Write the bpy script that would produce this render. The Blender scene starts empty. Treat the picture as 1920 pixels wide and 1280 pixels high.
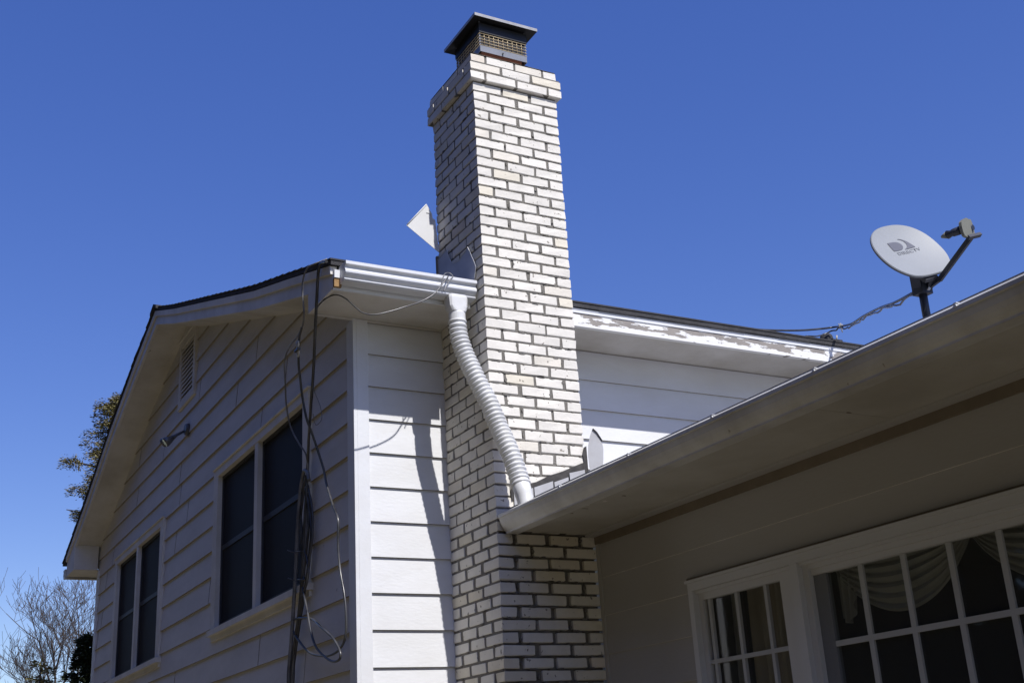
import bpy, math, random
from mathutils import Vector, Matrix, noise
random.seed(7)
R = math.radians
S = bpy.context.scene
COL = S.collection

# ---------------------------------------------------------------- camera
cam_d = bpy.data.cameras.new("camera"); cam = bpy.data.objects.new("camera", cam_d); COL.objects.link(cam)
rt = Vector((0.87945044, -0.47249926, -0.0575445)); up = Vector((-0.11570767, -0.32948393, 0.93704433)); fw = Vector((0.46171274, 0.81742571, 0.34443658))
M4 = Matrix(((rt.x, up.x, -fw.x, -3.14565), (rt.y, up.y, -fw.y, -5.87030), (rt.z, up.z, -fw.z, 1.6), (0, 0, 0, 1)))
cam.matrix_world = M4
cam_d.sensor_width = 36; cam_d.lens = 2247.3 / 1920 * 36; cam_d.clip_end = 2000; cam_d.clip_start = 0.05
S.camera = cam

# ---------------------------------------------------------------- sky and sun
SUN = Vector((0.055, -1.0, 1.23)).normalized()
elev = math.asin(SUN.z); azim = math.atan2(SUN.x, SUN.y)
W = bpy.data.worlds.new("World"); S.world = W; W.use_nodes = True
nt = W.node_tree; nt.nodes.clear()
sky = nt.nodes.new('ShaderNodeTexSky'); sky.sky_type = 'NISHITA'; sky.sun_disc = False
sky.sun_elevation = elev; sky.sun_rotation = azim; sky.altitude = 300; sky.air_density = 1.0; sky.dust_density = 0.3; sky.ozone_density = 3.0
bg = nt.nodes.new('ShaderNodeBackground'); bg.inputs[1].default_value = 0.15
wo = nt.nodes.new('ShaderNodeOutputWorld')
hsv = nt.nodes.new('ShaderNodeHueSaturation'); hsv.inputs['Saturation'].default_value = 1.50; hsv.inputs['Hue'].default_value = 0.529
gam = nt.nodes.new('ShaderNodeGamma'); gam.inputs[1].default_value = 0.72
nt.links.new(sky.outputs[0], gam.inputs[0]); nt.links.new(gam.outputs[0], hsv.inputs['Color']); nt.links.new(hsv.outputs[0], bg.inputs[0]); nt.links.new(bg.outputs[0], wo.inputs[0])
sd = bpy.data.lights.new("sun", 'SUN'); sd.energy = 3.3; sd.angle = R(0.53); sd.color = (1.0, 0.975, 0.95)
so = bpy.data.objects.new("sun", sd); COL.objects.link(so); so.location = (0, -10, 20)
so.rotation_euler = SUN.to_track_quat('Z', 'Y').to_euler()
S.view_settings.view_transform = 'Standard'; S.view_settings.look = 'None'
S.view_settings.exposure = 0.58; S.view_settings.gamma = 1.0
S.render.engine = 'CYCLES'
S.cycles.max_bounces = 10; S.cycles.diffuse_bounces = 6; S.cycles.transparent_max_bounces = 16

# ---------------------------------------------------------------- materials
def mat(name, col, rough=0.6, spec=0.5, metal=0.0, var=0.0, vscale=3.0, var_col=None, bump=0.0, bscale=60.0, stretch=None,
        island=0.0, spots=None):
    m = bpy.data.materials.new(name); m.use_nodes = True
    n = m.node_tree.nodes; l = m.node_tree.links
    b = n['Principled BSDF']
    b.inputs['Roughness'].default_value = rough; b.inputs['Metallic'].default_value = metal
    b.inputs['Specular IOR Level'].default_value = spec
    tc = n.new('ShaderNodeTexCoord'); mp = n.new('ShaderNodeMapping'); l.new(tc.outputs['Object'], mp.inputs[0])
    if stretch: mp.inputs['Scale'].default_value = stretch
    rgb = n.new('ShaderNodeRGB'); rgb.outputs[0].default_value = (*col, 1); out = rgb.outputs[0]
    if var:
        ns = n.new('ShaderNodeTexNoise'); ns.inputs['Scale'].default_value = vscale; ns.inputs['Detail'].default_value = 8; ns.inputs['Roughness'].default_value = 0.65
        l.new(mp.outputs[0], ns.inputs['Vector'])
        cr = n.new('ShaderNodeValToRGB'); cr.color_ramp.elements[0].position = 0.38; cr.color_ramp.elements[1].position = 0.68
        l.new(ns.outputs['Fac'], cr.inputs[0])
        mul = n.new('ShaderNodeMath'); mul.operation = 'MULTIPLY'; mul.inputs[1].default_value = var; l.new(cr.outputs[0], mul.inputs[0])
        mx = n.new('ShaderNodeMixRGB'); l.new(mul.outputs[0], mx.inputs[0]); l.new(out, mx.inputs[1])
        mx.inputs[2].default_value = (*(var_col or tuple(c * 0.6 for c in col)), 1); out = mx.outputs[0]
    if spots:
        sc, th, scol = spots
        ns = n.new('ShaderNodeTexNoise'); ns.inputs['Scale'].default_value = sc; ns.inputs['Detail'].default_value = 5
        l.new(tc.outputs['Object'], ns.inputs['Vector'])
        cr = n.new('ShaderNodeValToRGB'); cr.color_ramp.elements[0].position = th; cr.color_ramp.elements[1].position = th + 0.03
        l.new(ns.outputs['Fac'], cr.inputs[0])
        mx = n.new('ShaderNodeMixRGB'); l.new(cr.outputs[0], mx.inputs[0]); l.new(out, mx.inputs[1]); mx.inputs[2].default_value = (*scol, 1); out = mx.outputs[0]
    if island:
        g = n.new('ShaderNodeNewGeometry')
        hs = n.new('ShaderNodeHueSaturation'); l.new(out, hs.inputs['Color'])
        a = n.new('ShaderNodeMapRange'); a.inputs[3].default_value = 1 - island; a.inputs[4].default_value = 1 + island * 0.5
        l.new(g.outputs['Random Per Island'], a.inputs[0]); l.new(a.outputs[0], hs.inputs['Value']); out = hs.outputs[0]
    l.new(out, b.inputs['Base Color'])
    if bump:
        nb = n.new('ShaderNodeTexNoise'); nb.inputs['Scale'].default_value = bscale; nb.inputs['Detail'].default_value = 6
        l.new(mp.outputs[0], nb.inputs['Vector'])
        bp = n.new('ShaderNodeBump'); bp.inputs['Strength'].default_value = bump; bp.inputs['Distance'].default_value = 0.01
        l.new(nb.outputs['Fac'], bp.inputs['Height']); l.new(bp.outputs[0], b.inputs['Normal'])
    return m

def brick_mat():
    m = mat('cream_brick', (0.80, 0.76, 0.68), 0.75, 0.3, var=0.45, vscale=9, var_col=(0.60, 0.575, 0.52), bump=0.22, bscale=70, island=0.05,
            spots=(34, 0.675, (0.30, 0.27, 0.23)))
    n = m.node_tree.nodes; l = m.node_tree.links; b = n['Principled BSDF']
    src = b.inputs['Base Color'].links[0].from_socket
    g = n.new('ShaderNodeNewGeometry')
    cr = n.new('ShaderNodeValToRGB'); e = cr.color_ramp.elements          # a few tan, pinkish and yellow bricks
    cr.color_ramp.interpolation = 'CONSTANT'
    e[0].position = 0; e[0].color = (1, 1, 1, 1); e[1].position = 0.80; e[1].color = (1.0, 0.98, 0.94, 1)
    x = e.new(0.89); x.color = (0.97, 0.94, 0.86, 1); x = e.new(0.965); x.color = (0.97, 0.91, 0.84, 1); x = e.new(0.975); x.color = (1, 1, 1, 1)
    mul = n.new('ShaderNodeMath'); mul.operation = 'MULTIPLY'; mul.inputs[1].default_value = 17.0
    fr = n.new('ShaderNodeMath'); fr.operation = 'FRACT'
    l.new(g.outputs['Random Per Island'], mul.inputs[0]); l.new(mul.outputs[0], fr.inputs[0]); l.new(fr.outputs[0], cr.inputs[0])
    mx = n.new('ShaderNodeMixRGB'); mx.blend_type = 'MULTIPLY'; mx.inputs[0].default_value = 1
    l.new(src, mx.inputs[1]); l.new(cr.outputs[0], mx.inputs[2]); l.new(mx.outputs[0], b.inputs['Base Color'])
    return m

def peeling_mat():
    m = bpy.data.materials.new('peeling_paint'); m.use_nodes = True
    n = m.node_tree.nodes; l = m.node_tree.links; b = n['Principled BSDF']; b.inputs['Roughness'].default_value = 0.7
    tc = n.new('ShaderNodeTexCoord'); mp = n.new('ShaderNodeMapping'); mp.inputs['Scale'].default_value = (1.6, 1, 7.5); l.new(tc.outputs['Object'], mp.inputs[0])
    ns = n.new('ShaderNodeTexNoise'); ns.inputs['Scale'].default_value = 3.1; ns.inputs['Detail'].default_value = 10; ns.inputs['Roughness'].default_value = 0.62
    l.new(mp.outputs[0], ns.inputs['Vector'])
    # paint survives best along the bottom edge of the board
    sx = n.new('ShaderNodeSeparateXYZ'); l.new(tc.outputs['Object'], sx.inputs[0])
    mr = n.new('ShaderNodeMapRange'); mr.inputs[1].default_value = 4.325; mr.inputs[2].default_value = 4.37; mr.inputs[3].default_value = -0.12; mr.inputs[4].default_value = 0.0
    l.new(sx.outputs['Z'], mr.inputs[0])
    mr2 = n.new('ShaderNodeMapRange'); mr2.inputs[1].default_value = 4.40; mr2.inputs[2].default_value = 4.425; mr2.inputs[3].default_value = 0.0; mr2.inputs[4].default_value = -0.2
    l.new(sx.outputs['Z'], mr2.inputs[0])
    ad = n.new('ShaderNodeMath'); l.new(ns.outputs['Fac'], ad.inputs[0]); l.new(mr.outputs[0], ad.inputs[1])
    ad2 = n.new('ShaderNodeMath'); l.new(ad.outputs[0], ad2.inputs[0]); l.new(mr2.outputs[0], ad2.inputs[1])
    cr = n.new('ShaderNodeValToRGB'); cr.color_ramp.elements[0].position = 0.482; cr.color_ramp.elements[1].position = 0.494; l.new(ad2.outputs[0], cr.inputs[0])
    n2 = n.new('ShaderNodeTexNoise'); n2.inputs['Scale'].default_value = 9; l.new(tc.outputs['Object'], n2.inputs['Vector'])
    c2 = n.new('ShaderNodeValToRGB'); c2.color_ramp.elements[0].color = (0.20, 0.185, 0.17, 1); c2.color_ramp.elements[1].color = (0.36, 0.32, 0.28, 1)
    l.new(n2.outputs['Fac'], c2.inputs[0])
    mx = n.new('ShaderNodeMixRGB'); l.new(cr.outputs[0], mx.inputs[0]); mx.inputs[1].default_value = (0.78, 0.77, 0.74, 1); l.new(c2.outputs[0], mx.inputs[2])
    l.new(mx.outputs[0], b.inputs['Base Color'])
    bp = n.new('ShaderNodeBump'); bp.inputs['Strength'].default_value = 0.6; bp.inputs['Distance'].default_value = 0.003; bp.invert = True
    l.new(cr.outputs[0], bp.inputs['Height']); l.new(bp.outputs[0], b.inputs['Normal'])
    return m

def glass_mat(name, tint, gloss):
    m = bpy.data.materials.new(name); m.use_nodes = True
    n = m.node_tree.nodes; l = m.node_tree.links; n.clear()
    t = n.new('ShaderNodeBsdfTransparent'); t.inputs[0].default_value = (*tint, 1)
    g = n.new('ShaderNodeBsdfGlossy'); g.inputs['Roughness'].default_value = 0.03; g.inputs['Color'].default_value = (gloss, gloss, gloss, 1)
    f = n.new('ShaderNodeFresnel'); f.inputs[0].default_value = 1.5
    mx = n.new('ShaderNodeMixShader'); o = n.new('ShaderNodeOutputMaterial')
    ge = n.new('ShaderNodeNewGeometry'); mr = n.new('ShaderNodeMapRange'); mr.inputs[3].default_value = 1.5; mr.inputs[4].default_value = 1 / 1.5
    df = n.new('ShaderNodeBsdfDiffuse'); df.inputs[0].default_value = (0.5, 0.5, 0.5, 1); m2 = n.new('ShaderNodeMixShader'); m2.inputs[0].default_value = 0.045
    l.new(t.outputs[0], m2.inputs[1]); l.new(df.outputs[0], m2.inputs[2])
    l.new(ge.outputs['Backfacing'], mr.inputs[0]); l.new(mr.outputs[0], f.inputs[0])
    l.new(f.outputs[0], mx.inputs[0]); l.new(m2.outputs[0], mx.inputs[1]); l.new(g.outputs[0], mx.inputs[2]); l.new(mx.outputs[0], o.inputs[0])
    return m

LIPM = mat('lap_shade_and_joint', (0.28, 0.25, 0.21), 0.8, 0.2, var=0.6, vscale=7, var_col=(0.32, 0.29, 0.26))  # lap undersides darkened, their shade put into the colour; also the butt joints
PAINT = mat('white_siding_paint', (0.73, 0.735, 0.745), 0.55, 0.3, var=0.5, vscale=1.7, var_col=(0.60, 0.59, 0.565), bump=0.12, bscale=25, stretch=(1, 1, 3.0), spots=(17, 0.76, (0.45, 0.42, 0.36)))
GABLE = mat('weathered_siding_paint', (0.70, 0.67, 0.64), 0.6, 0.3, var=0.5, vscale=1.3, var_col=(0.50, 0.48, 0.45), bump=0.15, bscale=22, stretch=(1, 1, 3.0), spots=(13, 0.75, (0.36, 0.33, 0.29)))
TRIM = mat('white_trim_paint', (0.74, 0.75, 0.77), 0.5, 0.35, var=0.3, vscale=3, var_col=(0.58, 0.56, 0.52), bump=0.1, bscale=40)
WTRIM = mat('wing_window_trim_paint', (0.64, 0.64, 0.65), 0.5, 0.35, var=0.35, vscale=3, var_col=(0.62, 0.61, 0.58), bump=0.1, bscale=40)
DULL = mat('dull_trim_paint', (0.76, 0.735, 0.70), 0.6, 0.3, var=0.45, vscale=2.2, var_col=(0.40, 0.37, 0.32), bump=0.1, bscale=40)
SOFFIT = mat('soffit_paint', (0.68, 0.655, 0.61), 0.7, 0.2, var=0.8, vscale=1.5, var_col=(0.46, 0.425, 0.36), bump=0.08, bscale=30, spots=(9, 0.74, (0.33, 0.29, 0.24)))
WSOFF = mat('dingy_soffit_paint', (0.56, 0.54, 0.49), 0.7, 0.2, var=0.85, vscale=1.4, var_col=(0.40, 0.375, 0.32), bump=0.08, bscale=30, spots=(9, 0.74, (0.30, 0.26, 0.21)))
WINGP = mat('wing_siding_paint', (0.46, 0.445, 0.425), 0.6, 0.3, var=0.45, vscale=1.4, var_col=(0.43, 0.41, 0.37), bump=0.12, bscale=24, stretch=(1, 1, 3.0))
FRIEZE = mat('bare_frieze_and_shadow', (0.24, 0.20, 0.15), 0.8, 0.2, var=0.5, vscale=5, var_col=(0.15, 0.12, 0.09))  # bare frieze wood; also colours the shadow strip above the window head
GUTTER = mat('white_aluminium', (0.72, 0.73, 0.75), 0.38, 0.5, metal=0.0, var=0.3, vscale=4, var_col=(0.52, 0.51, 0.49), stretch=(1, 1, 0.4))
GUTTER2 = mat('grimy_aluminium', (0.66, 0.65, 0.62), 0.42, 0.5, var=0.8, vscale=2.6, var_col=(0.40, 0.375, 0.33), stretch=(1.6, 1, 0.6), spots=(21, 0.72, (0.30, 0.27, 0.22)))
PLASTIC = mat('white_plastic_pipe', (0.74, 0.74, 0.73), 0.4, 0.5, var=0.55, vscale=8, var_col=(0.55, 0.54, 0.50))
TIN = mat('galvanized_flashing', (0.56, 0.57, 0.60), 0.5, 0.4, metal=0.0, var=0.4, vscale=5, var_col=(0.24, 0.25, 0.27))
WTIN = mat('white_coated_flashing', (0.72, 0.72, 0.71), 0.45, 0.4, var=0.25, vscale=6, var_col=(0.55, 0.54, 0.52))
STEPM = mat('chalky_grey_flashing', (0.46, 0.46, 0.47), 0.6, 0.3, var=0.5, vscale=9, var_col=(0.34, 0.33, 0.32))
SHINGLE = mat('asphalt_shingle', (0.085, 0.083, 0.085), 0.95, 0.1, var=0.6, vscale=14, var_col=(0.045, 0.044, 0.046), bump=0.8, bscale=220)
SHINGLE2 = mat('pale_asphalt_shingle', (0.36, 0.36, 0.37), 0.95, 0.1, var=0.4, vscale=14, var_col=(0.26, 0.26, 0.27), bump=0.8, bscale=220)
TAR = mat('roofing_tar', (0.05, 0.047, 0.045), 0.8, 0.3, var=0.5, vscale=20, var_col=(0.12, 0.11, 0.10))
BRICK = brick_mat()
MORTAR = mat('grey_mortar', (0.235, 0.22, 0.195), 0.95, 0.1, var=0.6, vscale=18, var_col=(0.14, 0.13, 0.115), bump=0.9, bscale=140)
CROWN = mat('mortar_crown', (0.42, 0.41, 0.39), 0.9, 0.1, var=0.5, vscale=12, var_col=(0.28, 0.27, 0.25), bump=0.6, bscale=80)
CLAY = mat('terracotta_flue', (0.46, 0.20, 0.13), 0.85, 0.2, var=0.4, vscale=12, var_col=(0.28, 0.13, 0.09))
BLACKM = mat('black_paint_and_shade', (0.012, 0.012, 0.013), 0.45, 0.5, var=0.4, vscale=10, var_col=(0.03, 0.028, 0.026))  # black paint of the hood; also the painted-in shade inside the cap
RIMM = mat('grey_rim_steel', (0.42, 0.42, 0.43), 0.4, 0.5, var=0.5, vscale=20, var_col=(0.22, 0.22, 0.22))  # hood rim, a lighter grey than the hood itself
BANDM = mat('grey_steel_band', (0.25, 0.26, 0.28), 0.4, 0.5, metal=0.3, var=0.4, vscale=14, var_col=(0.14, 0.14, 0.15))
MESHM = mat('rusty_wire_mesh', (0.62, 0.52, 0.34), 0.5, 0.5, metal=0.2, var=0.5, vscale=30, var_col=(0.42, 0.28, 0.14))
SCREEN = mat('dark_insect_screen', (0.022, 0.021, 0.023), 0.6, 0.12, var=0.5, vscale=3, var_col=(0.03, 0.031, 0.036))
MUNT = mat('worn_muntin_paint', (0.50, 0.51, 0.52), 0.6, 0.3, var=0.4, vscale=6, var_col=(0.40, 0.40, 0.39))
JAMBD = mat('dark_grey_jamb', (0.22, 0.23, 0.25), 0.6, 0.3)  # inner jambs in a darker grey than the window trim
DARKROOM = mat('dark_interior', (0.018, 0.017, 0.017), 0.9, 0.1)
ROOM = mat('dim_room_interior', (0.10, 0.095, 0.09), 0.9, 0.1, var=0.4, vscale=1.5)
CURTAIN = mat('cream_curtain', (0.34, 0.33, 0.31), 0.95, 0.05, var=0.3, vscale=4, var_col=(0.48, 0.45, 0.40))
DRAPE = mat('tan_drape', (0.40, 0.34, 0.26), 0.95, 0.05, var=0.4, vscale=5, var_col=(0.28, 0.23, 0.17))
CABLE = mat('black_cable', (0.026, 0.026, 0.028), 0.30, 0.7, var=0.7, vscale=7, var_col=(0.12, 0.12, 0.12))
CABLEG = mat('faded_grey_cable', (0.11, 0.11, 0.115), 0.35, 0.6, var=0.7, vscale=9, var_col=(0.32, 0.31, 0.30))
DISHM = mat('grey_dish_paint', (0.275, 0.29, 0.305), 0.5, 0.4, var=0.25, vscale=7, var_col=(0.33, 0.345, 0.37), spots=(30, 0.76, (0.28, 0.28, 0.28)))
DISHB = mat('dish_back_paint', (0.16, 0.17, 0.19), 0.5, 0.4)
STEEL = mat('dark_dish_steel', (0.028, 0.032, 0.045), 0.45, 0.5, var=0.4, vscale=20, var_col=(0.06, 0.06, 0.07))
LNBM = mat('beige_plastic_housing', (0.20, 0.20, 0.165), 0.6, 0.3)
LOGO = mat('dark_grey_print', (0.115, 0.12, 0.15), 0.6, 0.3)
TEXTM = mat('faded_grey_print', (0.215, 0.225, 0.245), 0.6, 0.3)
ZIP = mat('pale_zip_tie', (0.45, 0.42, 0.34), 0.5, 0.4)
WOODR = mat('rotten_wood', (0.42, 0.27, 0.13), 0.9, 0.1, var=0.8, vscale=25, var_col=(0.18, 0.10, 0.05))
GLASSW = glass_mat('window_glass', (0.93, 0.95, 0.94), 0.45)
LAMPG = mat('cloudy_lamp_glass', (0.13, 0.13, 0.13), 0.15, 0.6)
LAMPM = mat('dark_lamp_metal', (0.10, 0.10, 0.11), 0.4, 0.5)
BARK = mat('grey_bark', (0.105, 0.09, 0.085), 0.9, 0.1, var=0.5, vscale=3)
CEDAR = mat('olive_cedar_foliage', (0.27, 0.235, 0.10), 0.85, 0.1, island=0.5, var=0.6, vscale=1.2, var_col=(0.07, 0.075, 0.035))
EVERG = mat('dark_evergreen_foliage', (0.025, 0.035, 0.016), 0.85, 0.1, island=0.5, var=0.5, vscale=1.5, var_col=(0.05, 0.055, 0.025))
GRASS = mat('dry_lawn', (0.15, 0.125, 0.085), 0.95, 0.05, var=0.6, vscale=0.6, var_col=(0.07, 0.07, 0.04), bump=0.6, bscale=20)

# ---------------------------------------------------------------- helpers
def tag(o, label=None, cat=None, group=None, kind=None):
    if label: o['label'] = label
    if cat: o['category'] = cat
    if group: o['group'] = group
    if kind: o['kind'] = kind
    return o
def thing(name, label, cat, loc=(0, 0, 0), group=None):
    o = bpy.data.objects.new(name, None); COL.objects.link(o); o.location = loc; o.empty_display_size = 0.2
    o['org'] = loc
    return tag(o, label, cat, group)
def org(o):
    v = Vector((0, 0, 0))
    while o is not None:
        v += Vector(o.location); o = o.parent
    return v
class MB:
    def __init__(s): s.v = []; s.f = []; s.m = []; s.sm = []
    def face(s, pts, mi=0, smooth=False):
        b = len(s.v); s.v += [tuple(p) for p in pts]; s.f.append(tuple(range(b, b + len(pts)))); s.m.append(mi); s.sm.append(smooth)
    def box(s, x0, x1, y0, y1, z0, z1, mi=0):
        x0, x1 = min(x0, x1), max(x0, x1); y0, y1 = min(y0, y1), max(y0, y1); z0, z1 = min(z0, z1), max(z0, z1)
        b = len(s.v); s.v += [(x0, y0, z0), (x1, y0, z0), (x1, y1, z0), (x0, y1, z0), (x0, y0, z1), (x1, y0, z1), (x1, y1, z1), (x0, y1, z1)]
        for q in ((0, 3, 2, 1), (4, 5, 6, 7), (0, 1, 5, 4), (1, 2, 6, 5), (2, 3, 7, 6), (3, 0, 4, 7)):
            s.f.append(tuple(b + i for i in q)); s.m.append(mi); s.sm.append(False)
    def hexa(s, p, mi=0):       # 8 points: bottom 4, top 4
        b = len(s.v); s.v += [tuple(q) for q in p]
        for q in ((0, 3, 2, 1), (4, 5, 6, 7), (0, 1, 5, 4), (1, 2, 6, 5), (2, 3, 7, 6), (3, 0, 4, 7)):
            s.f.append(tuple(b + i for i in q)); s.m.append(mi); s.sm.append(False)
    def prism(s, poly, off, mi=0):   # poly: 3D points, off: vector
        off = Vector(off); a = [Vector(p) for p in poly]; c = [p + off for p in a]; n = len(a); b = len(s.v)
        s.v += [tuple(p) for p in a + c]
        s.f.append(tuple(b + i for i in range(n))[::-1]); s.m.append(mi); s.sm.append(False)
        s.f.append(tuple(b + n + i for i in range(n))); s.m.append(mi); s.sm.append(False)
        for i in range(n):
            j = (i + 1) % n; s.f.append((b + i, b + j, b + n + j, b + n + i)); s.m.append(mi); s.sm.append(False)
    def tube(s, pts, r, seg=8, mi=0, cap=True):
        P = [Vector(p) for p in pts]; rr = r if isinstance(r, (list, tuple)) else [r] * len(P)
        b = len(s.v); prev = None
        for i, p in enumerate(P):
            t = (P[min(i + 1, len(P) - 1)] - P[max(i - 1, 0)]); t = t.normalized() if t.length > 1e-9 else Vector((0, 0, 1))
            if prev is None:
                a = Vector((0, 0, 1)) if abs(t.z) < 0.9 else Vector((1, 0, 0)); u = t.cross(a).normalized()
            else:
                u = (prev - t * prev.dot(t)); u = u.normalized() if u.length > 1e-6 else t.orthogonal().normalized()
            prev = u; w = t.cross(u)
            for k in range(seg):
                a = 2 * math.pi * k / seg; s.v.append(tuple(p + (u * math.cos(a) + w * math.sin(a)) * rr[i]))
        for i in range(len(P) - 1):
            for k in range(seg):
                k2 = (k + 1) % seg
                s.f.append((b + i * seg + k, b + i * seg + k2, b + (i + 1) * seg + k2, b + (i + 1) * seg + k)); s.m.append(mi); s.sm.append(True)
        if cap:
            s.f.append(tuple(b + k for k in range(seg))[::-1]); s.m.append(mi); s.sm.append(False)
            e = b + (len(P) - 1) * seg; s.f.append(tuple(e + k for k in range(seg))); s.m.append(mi); s.sm.append(False)
    def build(s, name, mats, parent=None, label=None, bevel=0, solid=0):
        me = bpy.data.meshes.new(name); o0 = org(parent) if parent else Vector((0, 0, 0))
        me.from_pydata([tuple(Vector(v) - o0) for v in s.v], [], s.f)
        for m in (mats if isinstance(mats, (list, tuple)) else [mats]): me.materials.append(m)
        me.polygons.foreach_set('material_index', s.m); me.polygons.foreach_set('use_smooth', s.sm); me.update()
        o = bpy.data.objects.new(name, me); COL.objects.link(o)
        if parent: o.parent = parent
        if label: o['label'] = label
        if solid:
            md = o.modifiers.new('solid', 'SOLIDIFY'); md.thickness = solid; md.offset = 0
        if bevel:
            md = o.modifiers.new('bevel', 'BEVEL'); md.width = bevel; md.segments = 2; md.limit_method = 'ANGLE'; md.angle_limit = R(40)
        return o
def spline(pts, n=6):
    P = [Vector(p) for p in pts]; out = []
    for i in range(len(P) - 1):
        p0 = P[max(i - 1, 0)]; p1 = P[i]; p2 = P[i + 1]; p3 = P[min(i + 2, len(P) - 1)]
        for k in range(n):
            t = k / n
            out.append(0.5 * ((2 * p1) + (p2 - p0) * t + (2 * p0 - 5 * p1 + 4 * p2 - p3) * t * t + (3 * p1 - p0 - 3 * p2 + p3) * t ** 3))
    out.append(P[-1]); return out
def lerp_pts(P, y):
    if y <= P[0][0]:
        a, b = P[0], P[1]
    elif y >= P[-1][0]:
        a, b = P[-2], P[-1]
    else:
        for a, b in zip(P, P[1:]):
            if a[0] <= y <= b[0]: break
    return a[1] + (b[1] - a[1]) * (y - a[0]) / (b[0] - a[0])

# lap siding: wedge shaped courses with real lips, cut round the openings
def siding(mb, to, courses, ext, openings, lip=0.014, base=0.0, joints=()):
    for z0, z1 in courses:
        cuts = sorted({z0, z1} | {z for o in openings for z in (o[2], o[3]) if z0 < z < z1} | {z for z in ext.get('br', ()) if z0 < z < z1})
        for a, b in zip(cuts, cuts[1:]):
            oa = base + lip * (1 - (a - z0) / (z1 - z0)); ob = base + lip * (1 - (b - z0) / (z1 - z0)); mid = (a + b) / 2
            lo_a, hi_a = ext['f'](a); lo_b, hi_b = ext['f'](b)
            if hi_a - lo_a < 1e-3: continue
            if hi_b < lo_b: lo_b = hi_b = (lo_a + hi_a) / 2
            blocks = sorted((o[0], o[1]) for o in openings if o[2] <= mid <= o[3])
            segs = []; cur = (lo_a, lo_b)
            for u0, u1 in blocks:
                if u1 < max(cur) or u0 > min(hi_a, hi_b): continue
                segs.append((cur[0], u0, cur[1], u0)); cur = (u1, u1)
            segs.append((cur[0], hi_a, cur[1], hi_b))
            for ua0, ua1, ub0, ub1 in segs:
                if ua1 - ua0 < 1e-4: continue
                # subdivide along the course with a slight waviness so light catches unevenly
                n = max(1, int((ua1 - ua0) / 0.6))
                for k in range(n):
                    t0, t1 = k / n, (k + 1) / n
                    A0 = ua0 + (ua1 - ua0) * t0; A1 = ua0 + (ua1 - ua0) * t1; B0 = ub0 + (ub1 - ub0) * t0; B1 = ub0 + (ub1 - ub0) * t1
                    w = lambda u: 0.0022 * noise.noise(Vector((u * 0.9, z0 * 7.3, 1.7)))
                    mb.face([to(A0, oa + w(A0), a), to(A1, oa + w(A1), a), to(B1, ob + w(B1) * (b < z1), b), to(B0, ob + w(B0) * (b < z1), b)])
                    if a == z0:
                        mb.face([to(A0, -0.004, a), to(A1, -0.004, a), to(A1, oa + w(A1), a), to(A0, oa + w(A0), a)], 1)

# ================================================================ GROUND
g = MB()
for i in range(-4, 4):
    for j in range(-4, 4): g.face([(i * 150, j * 150, 0), (i * 150 + 150, j * 150, 0), (i * 150 + 150, j * 150 + 150, 0), (i * 150, j * 150 + 150, 0)])
tag(g.build('ground', GRASS), kind='structure')

# ================================================================ MAIN HOUSE
GX = -0.59            # gable wall plane
FY = 0.615            # front wall plane (behind the chimney)
BY = 8.85             # back wall
RX = -0.89            # rake overhang plane
XR = 7.5              # far end of the house
house = thing('two_storey_house', 'two-storey white clapboard gabled house with peeling eaves behind the brick chimney', 'house', ((GX + XR) / 2, (FY + BY) / 2, 0))
ROOF = [(0.165, 4.506), (0.9, 4.722), (1.72, 4.957), (2.87, 5.330), (4.15, 5.745), (4.92, 6.015)]
ROOFB = [(4.92, 6.015), (5.80, 5.752), (6.90, 5.385), (7.97, 4.955), (9.50, 4.40)]
def rz(y): return lerp_pts(ROOF, y) if y <= 4.92 else lerp_pts(ROOFB, y)
# gable wall extent below the rake soffit
def gable_ext(z):
    lo = FY; hi = BY
    if z > rz(FY) - 0.15:
        lo = next((y / 100 for y in range(int(FY * 100), 493) if rz(y / 100) - 0.15 >= z), 4.92)
    if z > rz(BY) - 0.15:
        hi = next((y / 100 for y in range(int(BY * 100), 491, -1) if rz(y / 100) - 0.15 >= z), 4.92)
    return lo, hi
ZS = 2.25 - 0.2078 * 11
courses = [(ZS + 0.2078 * k, ZS + 0.2078 * (k + 1)) for k in range(0, 29)]
GW = [(1.47, 3.63, 2.85, 4.07), (5.57, 7.66, 2.85, 4.07)]     # two double windows in the gable wall
VENT = (4.50, 5.10, 5.06, 5.74)
gw = MB(); tog = lambda u, o, z: (GX - o, u, z)
siding(gw, tog, courses, {'f': gable_ext, 'br': (rz(FY) - .15, rz(BY) - .15)}, GW + [VENT], lip=0.016)
rj = random.Random(12)
for z0, z1 in courses:
    lo, hi = gable_ext(z1 if z1 < 5.9 else z0); y = lo + rj.uniform(0.4, 2.6)
    while y < hi - 0.2:
        if not any(o[0] - .12 < y < o[1] + .12 and o[2] - .1 < (z0 + z1) / 2 < o[3] + .1 for o in GW + [VENT]):
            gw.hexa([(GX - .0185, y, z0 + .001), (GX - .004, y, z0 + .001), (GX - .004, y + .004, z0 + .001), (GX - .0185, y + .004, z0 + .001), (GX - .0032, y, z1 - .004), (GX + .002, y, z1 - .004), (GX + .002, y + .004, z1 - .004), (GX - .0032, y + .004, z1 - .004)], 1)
        y += rj.choice((2.44, 3.05, 3.66))
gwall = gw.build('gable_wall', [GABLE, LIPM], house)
fw_ = MB(); tof = lambda u, o, z: (u, FY - o, z)
FZ = [(z0, min(z1, 4.335)) for z0, z1 in courses if z0 < 4.33]
siding(fw_, tof, FZ, {'f': lambda z: (-0.52, 0.02)}, [], lip=0.014)
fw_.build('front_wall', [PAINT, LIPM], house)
fw_ = MB(); siding(fw_, tof, FZ, {'f': lambda z: (0.60, XR)}, [], lip=0.014)
fw_.build('front_wall', [PAINT, LIPM], house)
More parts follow.
